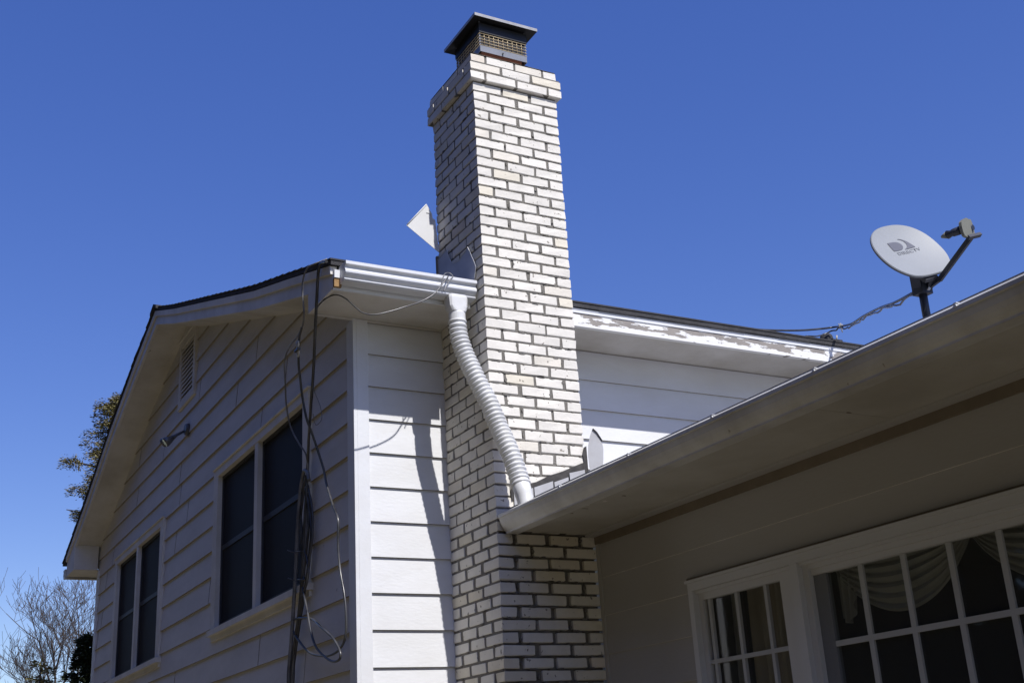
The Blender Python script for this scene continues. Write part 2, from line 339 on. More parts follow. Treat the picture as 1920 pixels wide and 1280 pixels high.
# solid core behind the boards so that no light leaks
core = MB()
core.box(GX + 0.02, 0.3, FY + 0.3, FY + 0.02, 0, 4.33)
core.box(0.3, XR - 0.02, FY + 0.3, FY + 0.02, 0, 4.33)
core.box(GX + 0.50, GX + 0.55, FY + 0.3, BY - 0.02, 0, 4.3)
core.box(XR - 0.03, XR, FY + 0.02, BY, 0, 4.3)
core.box(GX + 0.02, XR - 0.03, BY - 0.02, BY, 0, 4.3)
core.prism([(GX + 0.12, 1.0, 4.32), (GX + 0.12, 8.6, 4.32), (GX + 0.12, 4.92, 5.8)], (0.1, 0, 0))
core.build('inner_wall', DARKROOM, house)
# corner board
cb = MB(); cb.box(GX - 0.022, GX, FY - 0.022, FY + 0.09, 0.1, 4.338); cb.box(GX, GX + 0.075, FY - 0.022, FY, 0.1, 4.338)
cb.build('corner_board', TRIM, house, bevel=0.002)
cb = MB(); cb.box(GX - 0.022, GX + 0.0, BY - 0.09, BY + 0.02, 0.1, 4.2); cb.build('corner_board', TRIM, house)
# drip ledge strip where the lit band begins on the front wall
# roof
rf = MB()
def rzx(y, right): return rz(y) - (0.034 * max(0, 1 - y / 4.92) if right else 0)
def roof_slab(prof, sgn):
    for (y0, z0), (y1, z1) in zip(prof, prof[1:]):
        n = 2
        for k in range(n):
            ya, yb = y0 + (y1 - y0) * k / n, y0 + (y1 - y0) * (k + 1) / n
            for xa, xb, rr_ in ((RX - 0.02, 0.3, 0), (0.3, XR + 0.3, 1)):
                za, zb = rzx(ya, rr_), rzx(yb, rr_)
                rf.hexa([(xa, ya, za - 0.03), (xb, ya, za - 0.03), (xb, yb, zb - 0.03), (xa, yb, zb - 0.03), (xa, ya, za), (xb, ya, za), (xb, yb, zb), (xa, yb, zb)])
roof_slab(ROOF, 1); roof_slab(ROOFB, -1)
# shingle courses: thin overlapping butts, uneven along the rake edge
for k in range(0, 38):
    ya = 0.160 + k * 0.125; yb = ya + 0.132
    if yb > 4.85: break
    for xa, xb, rr_ in ((RX - 0.024 - 0.004 * random.random(), 0.3, 0), (0.3, XR + 0.3, 1)):
        za, zb = rzx(ya, rr_), rzx(yb, rr_)
        rf.hexa([(xa, ya, za + .001), (xb, ya, za + .001), (xb, yb, zb + .001), (xa, yb, zb + .001), (xa, ya, za + 0.011), (xb, ya, za + 0.011), (xb, yb, zb + 0.003), (xa, yb, zb + 0.003)])
for k in range(1, 60):
    y = 9.50 - k * 0.125
    if y < 4.98: break
    xj = RX - 0.026 - 0.008 * random.random(); rf.hexa([(xj, y - .01, rz(y - .01) - .005), (XR, y - .01, rz(y - .01) - .005), (XR, y + .125, rz(y + .125) + .001), (xj, y + .125, rz(y + .125) + .001), (xj, y - .01, rz(y - .01) + .002), (XR, y - .01, rz(y - .01) + .002), (XR, y + .125, rz(y + .125) + .013), (xj, y + .125, rz(y + .125) + .013)])
rf.hexa([(RX - 0.04, 4.80, rz(4.8) - 0.01), (XR + .3, 4.80, rz(4.8) - .01), (XR + .3, 4.92, 6.015), (RX - 0.04, 4.92, 6.015),
         (RX - 0.04, 4.80, rz(4.8) + 0.022), (XR + .3, 4.80, rz(4.8) + 0.022), (XR + .3, 4.92, 6.045), (RX - 0.04, 4.92, 6.045)])
rf.hexa([(RX - 0.04, 4.92, 6.015), (XR + .3, 4.92, 6.015), (XR + .3, 5.05, rz(5.05) - .01), (RX - 0.04, 5.05, rz(5.05) - .01),
         (RX - 0.04, 4.92, 6.045), (XR + .3, 4.92, 6.045), (XR + .3, 5.05, rz(5.05) + 0.022), (RX - 0.04, 5.05, rz(5.05) + 0.022)])
roof = rf.build('roof', SHINGLE, house)
# rake boards: broad board plus a shingle mould above it
rk = MB(); rm = MB(); rs = MB()
ys = [0.19, 0.9, 1.72, 2.87, 4.15, 4.92, 5.8, 6.9, 7.97, 9.3]
for a, b in zip(ys, ys[1:]):
    za, zb = rz(a) - 0.037, rz(b) - 0.037
    rk.hexa([(RX, a, za - 0.135), (RX + 0.025, a, za - 0.135), (RX + 0.025, b, zb - 0.135), (RX, b, zb - 0.135), (RX, a, za), (RX + 0.025, a, za), (RX + 0.025, b, zb), (RX, b, zb)])
    rm.hexa([(RX - 0.014, a, za - 0.05), (RX - 0.001, a, za - 0.05), (RX - 0.001, b, zb - 0.05), (RX - 0.014, b, zb - 0.05), (RX - 0.018, a, za), (RX - 0.001, a, za), (RX - 0.001, b, zb), (RX - 0.018, b, zb)])
    rs.hexa([(RX + 0.027, a, za - 0.122), (GX + .12, a, za - 0.122), (GX + .12, b, zb - 0.122), (RX + 0.027, b, zb - 0.122), (RX + 0.027, a, za - 0.11), (GX + .12, a, za - 0.11), (GX + .12, b, zb - 0.11), (RX + 0.027, b, zb - 0.11)])
rk.build('rake_board', DULL, house); rm.build('shingle_mould', DULL, house); rs.build('rake_soffit', SOFFIT, house)
# boxed eave returns at both gable feet
er = MB()
er.prism([(RX + 0.001, 0.19, 4.338), (RX + 0.001, 0.62, 4.338), (RX + 0.001, 0.62, rz(0.62) - 0.10), (RX + 0.001, 0.19, rz(0.19) - 0.10)], (0.02, 0, 0))
er.box(RX + 0.022, GX - 0.024, 0.60, 0.62, 4.352, rz(.62) - .16)
er.build('eave_return', DULL, house, label='boxed eave return with a rotten end under the gutter')
er = MB()
er.prism([(RX + 0.001, 9.3, 4.21), (RX + 0.001, 8.80, 4.21), (RX + 0.001, 8.80, rz(8.8) - 0.10), (RX + 0.001, 9.3, rz(9.3) - 0.10)], (0.02, 0, 0))
er.box(RX + 0.022, GX - 0.03, 8.80, 8.82, 4.212, rz(8.8) - .16); er.box(RX + .022, GX + .3, 8.82, 9.28, 4.21, 4.225)
er.build('eave_return', DULL, house)
# front soffit and fascia
sf = MB()
sf.box(RX + 0.022, 0.0, 0.205, FY - 0.001, 4.34, 4.352); sf.box(0.0, 0.64, 0.605, FY - 0.001, 4.34, 4.352); sf.box(0.64, XR, 0.222, FY - 0.001, 4.332, 4.346)
sf.build('soffit', SOFFIT, house)
ss = MB(); ss.box(RX + 0.03, -0.005, FY - 0.02, FY - 0.0155, 4.325, 4.339)
ss.build('soffit_mould', SOFFIT, house)
fa = MB(); fa.box(RX + 0.001, 0.0, 0.188, 0.204, 4.332, 4.452)
fa.build('fascia', TRIM, house)
fa = MB(); fa.box(0.63, XR, 0.184, 0.221, 4.318, 4.43)
fa.build('fascia', peeling_mat(), house, label='fascia board with badly peeling white paint')
de = MB(); de.box(0.63, XR, 0.178, 0.183, 4.408, 4.430); de.box(0.63, XR, 0.174, 0.20, 4.4305, 4.436)
de.build('drip_edge', TRIM, house)
sh = MB(); x = 0.63
while x < XR:
    w = 0.3; j = random.uniform(-0.004, 0.004)
    sh.box(x, x + w - 0.003, 0.168 + j * .5, 0.20, 4.437, 4.443 + random.uniform(0, .003)); x += w
sh.build('starter_shingles', SHINGLE, house)
# rotten fascia end
rw = MB(); rw.box(RX + 0.0, RX + 0.045, 0.166, 0.187, 4.343, 4.395)
rw.build('rotten_end', WOODR, house)
rw = MB(); rw.box(RX + 0.0, RX + 0.045, 0.160, 0.187, 4.396, 4.445)
rw.build('exposed_board_end', TRIM, house)
# gutters (K profile), drawn as an open trough
def kgutter(name, par, m, a, b, axis, lipc, zl, sgn, label=None, caps=(True, True), w=0.118, h=0.11, soft=False):
    prof = [(0.014, -0.010), (0.011, 0.001), (0.0, 0.0), (0.0, -0.019), (0.019, -0.024), (0.021, -0.037), (0.013, -0.047), (0.008, -0.058), (0.009, -0.068), (0.019, -0.081), (0.036, -0.090), (0.038, -0.095), (0.029, -0.097), (0.029, -0.103), (0.037, -h), (w, -h), (w, 0.0)]
    if soft: prof = [(0.016, -0.008), (0.008, -0.001), (0.0, -0.010), (0.0, -0.024), (0.006, -0.027), (0.008, -0.036), (0.014, -0.055), (0.023, -0.072), (0.033, -0.087), (0.042, -0.098), (0.045, -0.103), (0.045, -h), (w, -h), (w, 0.0)]
    k = MB(); n = max(2, int(abs(b - a) / 0.5)); rows = []
    for i in range(n + 1):
        t = a + (b - a) * i / n; dz = 0.003 * noise.noise(Vector((t * 0.8, 3.1, zl)))
        rows.append([((lipc + sgn * o + 0.5 * dz, t, zl + z + dz) if axis == 'y' else (t, lipc + sgn * o + 0.5 * dz, zl + z + dz)) for o, z in prof])
    for r0, r1 in zip(rows, rows[1:]):
        for i in range(len(prof) - 1): k.face([r0[i], r1[i], r1[i + 1], r0[i + 1]])
    if caps[0]: k.face(rows[0][2:])
    if caps[1]: k.face(rows[-1][2:])
    return k.build(name, m, par, label=label, solid=0.0016)
kgutter('gutter', house, GUTTER, -0.855, -0.012, 'x', 0.065, 4.468, 1, label='short white gutter along the left eave up to the chimney')
kgutter('gutter', house, GUTTER2, -0.90, -0.2, 'x', 9.47, 4.31, -1, label='far gutter end at the back eave')

# double windows of the gable wall
def double_window(y0, y1, z0, z1, lab):
    wd = 0.07; X = GX
    f = MB()
    f.box(X - 0.030, X + 0.03, y0 - wd * 1.2, y0 + wd * .55, z0, z1 + 0.0); f.box(X - 0.030, X + 0.03, y1 - wd * .55, y1 + wd * 1.2, z0, z1)
    f.box(X - 0.032, X + 0.03, y0 - wd * 1.2, y1 + wd * 1.2, z1, z1 + 0.065)
    f.box(X - 0.045, X + 0.0, y0 - wd * 1.3, y1 + wd * 1.3, z1 + 0.066, z1 + 0.078)
    mid = (y0 + y1) / 2; f.box(X - 0.028, X + 0.03, mid - 0.038, mid + 0.038, z0, z1)
    fr = f.build('window', TRIM_G, house, label=lab)
    s = MB(); s.box(X - 0.055, X + 0.03, y0 - 0.10, y1 + 0.10, z0 - 0.045, z0 - 0.001); s.box(X - 0.024, X + 0.0, y0 - 0.08, y1 + 0.08, z0 - 0.085, z0 - 0.046)
    s.build('sill', TRIM_G, fr)
    for a, b in ((y0 + wd * .55, mid - 0.038), (mid + 0.038, y1 - wd * .55)):
        sa = MB(); zm = (z0 + z1) / 2 + 0.02
        sa.box(X + 0.008, X + 0.03, a, a + 0.028, z0, z1); sa.box(X + 0.008, X + 0.03, b - 0.028, b, z0, z1)
        sa.box(X + 0.008, X + 0.03, a + .028, b - .028, z1 - 0.03, z1); sa.box(X + 0.008, X + 0.03, a + .028, b - .028, z0, z0 + 0.04)
        sa.box(X + 0.012, X + 0.034, a + .028, b - .028, zm - 0.02, zm + 0.02)
        sa.build('sash', SASHD, fr)
        p = MB(); p.box(X + 0.020, X + 0.024, a + .028, b - .028, z0 + .04, zm - .02); p.box(X + 0.020, X + 0.024, a + .028, b - .028, zm + .02, z1 - .03)
        p.build('pane', SCREEN, fr)
    return fr
TRIM_G = DULL
SASHD = mat('dark_sash_paint', (0.035, 0.035, 0.042), 0.5, 0.4)
double_window(*GW[0], 'double window with dark panes beside the hanging cables')
double_window(*GW[1], 'double window with dark panes near the far corner')

# louvred gable vent
y0, y1, z0, z1 = VENT
v = MB(); v.box(GX - 0.03, GX + 0.03, y0, y0 + 0.07, z0, z1); v.box(GX - 0.03, GX + 0.03, y1 - 0.07, y1, z0, z1)
v.box(GX - 0.03, GX + 0.03, y0 + .07, y1 - .07, z1 - 0.07, z1); v.box(GX - 0.03, GX + 0.03, y0 + .07, y1 - .07, z0, z0 + 0.07); v.box(GX + 0.032, GX + 0.04, y0, y1, z0, z1, 1)
v.box(GX - 0.042, GX, y0 - 0.015, y1 + 0.015, z1 + .001, z1 + 0.015); 
vo = v.build('gable_vent', [TRIM_G, DARKROOM], house)
lv = MB(); n = 12
for k in range(n):
    z = z0 + 0.075 + (z1 - z0 - 0.15) * k / n
    lv.hexa([(GX - 0.022, y0 + .07, z), (GX + 0.02, y0 + .07, z + 0.032), (GX + 0.02, y1 - .07, z + 0.032), (GX - 0.022, y1 - .07, z),
             (GX - 0.022, y0 + .07, z + 0.016), (GX + 0.02, y0 + .07, z + 0.048), (GX + 0.02, y1 - .07, z + 0.048), (GX - 0.022, y1 - .07, z + 0.016)])
lv.build('louvre_slats', TRIM_G, vo)

# ================================================================ CHIMNEY
chim = thing('brick_chimney', 'tall cream brick chimney with dark mortar and black metal cap, between the two roofs', 'chimney', (0.31, 0.305, 0))
CW, CD, HC = 0.62, 0.612, 0.06795
Z0 = 5.846 - HC * 86
br = MB(); mo = MB()
def brick(x0, x1, y0, y1, z0, z1, d=0.0035):
    """one brick with slightly irregular corners; the face is a little proud of the joint"""
    j = lambda: random.uniform(-0.0026, 0.0026)
    b = len(br.v); c = 0.004
    dx = random.uniform(-0.0012, 0.0012); dy = random.uniform(-0.0012, 0.0012)
    for z, s in ((z0, c), (z0 + c, 0), (z1 - c, 0), (z1, c)):
        br.v += [(x0 + s + j() + dx, y0 + s + j() + dy, z + j() * .6), (x1 - s + j() + dx, y0 + s + j() + dy, z + j() * .6), (x1 - s + j() + dx, y1 - s + j() + dy, z + j() * .6), (x0 + s + j() + dx, y1 - s + j() + dy, z + j() * .6)]
    F = [(b, b + 3, b + 2, b + 1), (b + 12, b + 13, b + 14, b + 15)]
    for r_ in range(3):
        for k in range(4):
            k2 = (k + 1) % 4; F.append((b + r_ * 4 + k, b + r_ * 4 + k2, b + r_ * 4 + 4 + k2, b + r_ * 4 + 4 + k))
    for f in F: br.f.append(f); br.m.append(0); br.sm.append(False)
def course(zb, odd, x0, x1, y0, y1, jt, jh=0.0085, front_wide=None):
    zt = zb + HC - jh; T = 0.095
    W_, D_ = x1 - x0, y1 - y0
    def run(a, b, n, half_first=None):
        L = b - a; p = L / n; cut = [a] + [a + p * i + random.uniform(-.004, .004) for i in range(1, n)] + [b]; hw = [0] + [jt / 2 * random.uniform(0.72, 1.35) for _ in range(n - 1)] + [0]
        return [(cut[i] + hw[i], cut[i + 1] - hw[i + 1]) for i in range(n)]
    fr = front_wide[1] if front_wide else x1
    if odd:
        for a, b in run(x0, fr, 3): brick(a, b, y0, y0 + T, zb, zt)
        for a, b in run(x0, x1, 3): brick(a, b, y1 - T, y1, zb, zt)
        for a, b in run(y0 + T + jt, y1 - T - jt, 2):
            brick(x0, x0 + T, a, b, zb, zt); brick(x1 - T, x1, a, b, zb, zt)
    else:
        for a, b in run(y0, y1, 3):
            brick(x0, x0 + T, a, b, zb, zt)
            if not (front_wide and a < y0 + 0.01): brick(x1 - T, x1, a, b, zb, zt)
        e = fr - T - jt
        for a, b in run(x0 + T + jt, e, 2): brick(a, b, y0, y0 + T, zb, zt)
        if front_wide: brick(e + jt, fr, y0, y0 + T, zb, zt)
        for a, b in run(x0 + T + jt, x1 - T - jt, 2): brick(a, b, y1 - T, y1, zb, zt)
for k in range(86):
    z = Z0 + HC * k
    if z < 0: continue
    low = z < 2.93
    course(z, k % 2 == 1, 0, CW, 0, CD, 0.031 if low else 0.0200, 0.0135 if low else 0.0108, front_wide=(0, 0.652) if low else None)
mo.box(0.0055, CW - 0.0055, 0.0055, CD - 0.0055, 2.925, 5.846); mo.box(0.0055, CW - 0.0055, 0.022, CD - 0.0055, 0, 2.9245); mo.box(CW - 0.02, 0.640, 0.023, 0.1, 0, 2.90); mo.box(0.0055, 0.0125, 0.0055, 0.0219, 0, 2.9245)
# mortar smeared over the brick edges: thin ragged crumbs
rg = random.Random(3)
def crumb(side, u, z, wd, hg):
    n_ = rg.randint(6, 9); P = []
    for q in range(n_):
        a = 2 * math.pi * q / n_; k = rg.uniform(0.55, 1.1); P.append((u + math.cos(a) * wd * k, z + math.sin(a) * hg * k))
    if side == 'f': mo.prism([(a, -0.0014, b) for a, b in P], (0, 0.024 if z < 2.92 else 0.007, 0))
    else: mo.prism([(-0.0014, a, b) for a, b in P], (0.006, 0, 0))
for k in range(14, 86):
    zb = Z0 + HC * k; lowk = zb < 2.93; fr_ = 0.652 if lowk else CW
    for _ in range(8 if lowk else 6):
        crumb('f', rg.uniform(0.02, fr_ - 0.02), zb - 0.006 + rg.uniform(-0.004, 0.004), rg.uniform(0.008, 0.030), rg.uniform(0.003, 0.007))
    for _ in range(3): crumb('l', rg.uniform(0.02, CD - 0.02), zb - 0.006 + rg.uniform(-0.004, 0.004), rg.uniform(0.008, 0.026), rg.uniform(0.003, 0.006))
    for q in range(1, 3):
        u_ = fr_ * q / 3 if k % 2 else 0.11 + (fr_ - 0.22) * (q - 1) / 1.0
        if rg.random() < (0.8 if lowk else 0.4): crumb('f', u_ + rg.uniform(-.008, .008), zb + rg.uniform(.01, .05), rg.uniform(0.006, 0.011), rg.uniform(0.008, 0.020))
# corbelled head
z = 5.846
for k, o in ((0, 0.026), (1, 0.026), (2, 0.012)):
    course(z + HC * k, k % 2 == 1, -o, CW + o - (0.010 if k == 2 else 0), -o, CD + o, 0.0165, 0.0105)
    mo.box(-o + 0.004, CW + o - 0.004 - (0.01 if k == 2 else 0), -o + 0.004, CD + o - 0.004, z + HC * k + .001, z + HC * (k + 1) - .001)
stack = br.build('brickwork', BRICK, chim); mo.build('mortar', MORTAR, chim)
# mortar crown, rough slope
cr = MB(); N = 14; ztop = 5.846 + 3 * HC
def crz(x, y):
    d = min(x + 0.01, CW + 0.0 - x, y + 0.01, CD + 0.01 - y)
    return ztop - 0.004 + min(0.045, max(0, d) * 0.5) + 0.006 * noise.noise(Vector((x * 14, y * 14, 2)))
X_ = [-0.01 + (CW + 0.01) * i / N for i in range(N + 1)]; Y_ = [-0.01 + (CD + 0.02) * i / N for i in range(N + 1)]
for i in range(N):
    for j in range(N): cr.face([(X_[i], Y_[j], crz(X_[i], Y_[j])), (X_[i + 1], Y_[j], crz(X_[i + 1], Y_[j])), (X_[i + 1], Y_[j + 1], crz(X_[i + 1], Y_[j + 1])), (X_[i], Y_[j + 1], crz(X_[i], Y_[j + 1]))], smooth=True)
cr.box(-0.008, CW - .002, -0.008, CD + .008, ztop - 0.015, ztop - 0.004)
cr.build('crown', CROWN, chim)
FX, FYc = 0.315, 0.305
fl = MB(); a_, t_ = 0.152, 0.02
fl.box(FX - a_, FX + a_, FYc - a_, FYc - a_ + t_, ztop, 6.20); fl.box(FX - a_, FX + a_, FYc + a_ - t_, FYc + a_, ztop, 6.20)
fl.box(FX - a_, FX - a_ + t_, FYc - a_ + t_, FYc + a_ - t_, ztop, 6.20); fl.box(FX + a_ - t_, FX + a_, FYc - a_ + t_, FYc + a_ - t_, ztop, 6.20)
fl.build('flue_tile', CLAY, chim)
fl = MB()
fl.box(FX - .166, FX + .166, FYc - .166, FYc + .166, 6.225, 6.40); fl.build('cap_shade_block', BLACKM, chim)  # black block filling the cap, standing for its shaded inside
cap = MB(); h = 0.178; zb0, zb1 = 6.180, 6.226
for s_ in (-1, 1):
    cap.box(FX - h, FX + h, FYc + s_ * h - .0015, FYc + s_ * h + .0015, zb0, zb1); cap.box(FX + s_ * h - .0015, FX + s_ * h + .0015, FYc - h + .002, FYc + h - .002, zb0, zb1)
for sx in (-1, 1):
    for sy in (-1, 1): cap.box(FX + sx * (h - .004) - .005, FX + sx * (h - .004) + .005, FYc + sy * (h - .008) - .004, FYc + sy * (h - .008) + .004, zb1, 6.415)
cap.tube([(FX - 0.01, FYc - h - .002, zb0 + 0.02), (FX - 0.01, FYc - h - .018, zb0 + 0.02)], 0.005)
cap.box(FX - h - 0.012, FX - h - .003, FYc + h - 0.02, FYc + h, ztop - 0.02, 6.18)
capo = cap.build('chimney_cap', BANDM, chim)
me_ = MB(); 
for s_, ax in ((-1, 'x'), (1, 'x'), (-1, 'y'), (1, 'y')):
    for k in range(1, 10):
        u = -h + 2 * h * k / 10
        if ax == 'x': me_.tube([(FX + u, FYc + s_ * (h - .003), zb1), (FX + u, FYc + s_ * (h - .003), 6.345)], 0.0026, 5)
        else: me_.tube([(FX + s_ * (h - .003), FYc + u, zb1), (FX + s_ * (h - .003), FYc + u, 6.345)], 0.0026, 5)
    for k in range(6):
        z = zb1 + 0.004 + 0.0225 * k
        if ax == 'x': me_.tube([(FX - h, FYc + s_ * (h + .001), z), (FX + h, FYc + s_ * (h + .001), z)], 0.0026, 5)
        else: me_.tube([(FX + s_ * (h + .001), FYc - h, z), (FX + s_ * (h + .001), FYc + h, z)], 0.0026, 5)
me_.build('wire_mesh', MESHM, capo)
hd = MB(); H = 0.240; zr = 6.408; i_ = 0.19
B = [(FX - H, FYc - H), (FX + H, FYc - H), (FX + H, FYc + H), (FX - H, FYc + H)]; T = [(FX - i_, FYc - i_), (FX + i_, FYc - i_), (FX + i_, FYc + i_), (FX - i_, FYc + i_)]
for k in range(4):
    a, b = B[k], B[(k + 1) % 4]; c, d = T[(k + 1) % 4], T[k]
    hd.face([(*a, zr), (*b, zr), (*b, zr + 0.022), (*a, zr + 0.022)], 1)
    hd.face([(*a, zr + 0.022), (*b, zr + 0.022), (*c, zr + 0.045), (*d, zr + 0.045)], 0)
    hd.face([(*a, zr), (*b, zr), (FX + (c[0] - FX) * .98, FYc + (c[1] - FYc) * .98, zr + 0.012), (FX + (d[0] - FX) * .98, FYc + (d[1] - FYc) * .98, zr + 0.012)], 0)
hd.face([(*t, zr + 0.045) for t in T], 0); hd.face([(FX + (t[0] - FX) * .98, FYc + (t[1] - FYc) * .98, zr + 0.012) for t in T], 0)
bw = 0.1830; hd.box(FX - bw, FX + bw, FYc - bw, FYc + bw, 6.330, 6.402, 0)  # black box round the upper mesh, standing for the hood's shadow
hd.build('hood', [BLACKM, RIMM], capo)

# torn flashing on the chimney sides
f1 = MB()
pts = [(0.615, 4.83), (0.46, 4.849), (0.445, 4.80), (0.425, 4.77), (0.406, 4.735), (0.376, 4.715), (0.34, 4.705), (0.29, 4.70), (0.245, 4.714), (0.20, 4.722), (0.168, 4.737), (0.145, 4.70), (0.123, 4.657), (0.10, 4.62), (0.074, 4.565), (0.098, 4.50), (0.20, 4.42), (0.615, 4.45)]
f1.prism([(-0.008, y, z) for y, z in pts], (-0.0025, 0, 0))
ed = [Vector((-0.011, y, z)) for y, z in pts[:12]]
f1.tube(ed, 0.0022, 5, mi=1)
f1.build('side_flashing', [TIN, WTIN], chim, label='torn grey flashing with a jagged top edge')
f2 = MB()
f2.prism([(0.004, 0.600, 4.885), (-0.227, 0.600, 5.045), (-0.077, 0.600, 5.227), (-0.040, 0.600, 5.160), (-0.036, 0.600, 5.128), (-0.018, 0.600, 5.120), (-0.008, 0.600, 5.00)], (0, 0.003, 0))
f2.box(-0.082, -0.05, 0.596, 0.599, 5.16, 5.166, 0)
f2.build('bent_flashing', WTIN, chim, label='white flashing sheet bent out behind the chimney')
f2 = MB(); f2.box(-0.016, -0.003, 0.600, 0.622, 4.5, 4.86); f2.build('flashing_edge', FRIEZE, chim)
f2 = MB()
for p, q in (((-0.222, 0.599, 5.050), (-0.080, 0.599, 5.222)),): f2.tube([p, q], 0.004, 6)
f2.build('flashing_hem', WTIN, chim)
# step flashing and tar along the low roof
f3 = MB()
f3.prism([(0.10, -0.004, 3.10), (0.62, -0.004, 3.27), (0.62, -0.004, 3.362), (0.58, -0.004, 3.348), (0.45, -0.004, 3.292), (0.36, -0.004, 3.262), (0.27, -0.004, 3.218), (0.20, -0.004, 3.20), (0.10, -0.004, 3.165)], (0, -0.004, 0))
f3.build('tar_seal', TAR, chim)
f4 = MB()
for k, (a, za, b, zb_) in enumerate(((0.115, 3.138, 0.243, 3.180), (0.250, 3.183, 0.378, 3.228), (0.386, 3.222, 0.484, 3.258), (0.493, 3.283, 0.600, 3.310))):
    f4.prism([(a, -0.011 - 0.002 * k, za - 0.12), (b, -0.011 - 0.002 * k, zb_ - 0.12), (b, -0.011 - 0.002 * k, zb_), (a, -0.011 - .002 * k, za)], (0, -0.002, 0))
f4.build('step_flashing', STEPM, chim)
f5 = MB()
ra = [(0.642, 3.27), (0.632, 3.33), (0.630, 3.40), (0.636, 3.46), (0.648, 3.51), (0.668, 3.560), (0.688, 3.548), (0.716, 3.490), (0.722, 3.44), (0.716, 3.37), (0.70, 3.27)]
f5.prism([(x_, -0.02 - 0.3 * (x_ - .63) ** 1.0, z_) for x_, z_ in ra], (0.003, -0.001, 0))
f5.tube([(0.668, -0.038, 3.563), (0.690, -0.044, 3.54), (0.720, -0.05, 3.488)], 0.004, 6, mi=1)
f5.prism([(0.632, -0.006, 3.27), (0.632, -0.006, 3.46), (0.612, -0.008, 3.45), (0.600, -0.008, 3.41), (0.606, -0.008, 3.37), (0.596, -0.008, 3.33), (0.600, -.008, 3.27)], (0, -0.002, 0), 1)
f5.build('corner_flashing', [STEPM, TAR], chim, label='bent white flashing tab at the right corner')

# ================================================================ LOW WING
XW = 0.659; WE = -7.5
wing = thing('single_storey_wing', 'low single-storey wing with long grimy gutter and paned windows, right of the chimney', 'house', (3.5, -3.7, 0))
WC = [(2.673 - 0.2135 * k, 2.673 - 0.2135 * (k - 1)) for k in range(12, -1, -1)]
WIN_A = (-1.650, -0.875, 1.20, 2.490); WIN_B = (-4.35, -1.700, 1.20, 2.490)
OPEN = [(-4.41, -0.85, 1.18, 2.505)]
ww = MB(); tow = lambda u, o, z: (XW - o, u, z)
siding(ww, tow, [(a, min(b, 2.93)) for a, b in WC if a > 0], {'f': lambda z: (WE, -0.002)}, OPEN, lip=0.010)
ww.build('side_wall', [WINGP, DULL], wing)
core = MB(); core.box(XW + 0.04, XW + 0.10, -0.84, 0.0, 0, 3.0); core.box(XW + 0.04, XW + 0.1, WE, -4.42, 0, 3.0); core.box(XW + .04, XW + .1, -4.42, -0.84, 2.52, 3.0); core.box(XW + .04, XW + .1, -4.42, -0.84, 0, 1.17)
core.build('inner_wall', DARKROOM, wing)
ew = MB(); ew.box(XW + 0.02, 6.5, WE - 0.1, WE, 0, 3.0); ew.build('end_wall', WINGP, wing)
trim = MB(); trim.box(XW - 0.016, XW - 0.001, -0.03, -0.002, 0.1, 2.89); trim.build('corner_trim', WINGP, wing)
fz = MB(); fz.box(XW - 0.022, XW, WE, -0.003, 2.868, 2.924)
fz.build('frieze_board', FRIEZE, wing)
fz = MB(); fz.box(XW - 0.085, XW - 0.024, WE, -0.003, 2.910, 2.924)
fz.build('soffit_mould', WINGP, wing)
sf = MB(); y = -0.003
while y > WE:
    b = max(y - 2.44, WE); sf.box(0.12, XW, y - 0.0015, b + 0.0015, 2.925, 2.937); y = b
sf.build('soffit', WSOFF, wing)
gp = MB(); y = -0.05; rq = random.Random(6)
while y > -4.2:
    l_ = rq.uniform(0.05, 0.35); w_ = rq.uniform(0.003, 0.009); gp.box(0.124, 0.124 + w_, y - l_, y, 2.9225, 2.9245); y -= l_ + rq.uniform(0, 0.03)
gp.build('soffit_gap', TAR, wing)
for x_, y_, a_, b_ in ((0.20, -0.62, .018, .007), (0.165, -0.70, .012, .012), (0.21, -0.80, .010, .020), (0.24, -0.93, .012, .006), (0.19, -0.50, .008, .008), (0.33, -2.45, .012, .008)):
    fk = MB(); fk.prism([(x_ + a_ * math.cos(t_) * (1 + .3 * math.sin(3 * t_ + y_)), y_ + b_ * math.sin(t_) * (1 + .3 * math.cos(2 * t_)), 2.9232) for t_ in [2 * math.pi * q_ / 12 for q_ in range(12)]], (0, 0, 0.0012)); fk.build('paint_flake', DULL if b_ > .01 else FRIEZE, wing)
fa = MB(); fa.box(0.121, 0.14, WE, -0.003, 2.915, 3.04); fa.build('fascia', WINGP, wing)
gut = kgutter('gutter', wing, GUTTER2, WE, -0.022, 'y', 0.0, 3.016, 1, label='long grimy gutter seen from below', soft=True)
for y in (-0.70, -1.34, -1.99, -2.63, -3.33, -3.97, -4.6):
    hk = MB(); hk.box(-0.002, 0.118, y - 0.007, y + 0.007, 3.0175, 3.020); hk.tube([(-0.004, y, 3.009), (0.004, y, 3.009)], 0.006, 8); hk.build('hanger', GUTTER, gut)
# roof of the wing
wr = MB(); WZ = lambda x: 3.045 + 0.30 * (x - 0.085)
wr.hexa([(0.085, WE - .2, WZ(.085) - 0.02), (6.0, WE - .2, WZ(6.0) - 0.02), (6.0, 0.0, WZ(6.0) - 0.02), (0.085, 0.0, WZ(.085) - 0.02),
         (0.085, WE - .2, WZ(.085)), (6.0, WE - .2, WZ(6.0)), (6.0, 0.0, WZ(6.0)), (0.085, 0.0, WZ(.085))])
wr.hexa([(CW + .06, 0.0, WZ(CW + .06) - 0.02), (6.0, 0.0, WZ(6.0) - 0.02), (6.0, FY - .02, WZ(6.0) - 0.02), (CW + .06, FY - .02, WZ(CW + .06) - 0.02),
         (CW + .06, 0.0, WZ(CW + .06)), (6.0, 0.0, WZ(6.0)), (6.0, FY - .02, WZ(6.0)), (CW + .06, FY - .02, WZ(CW + .06))])
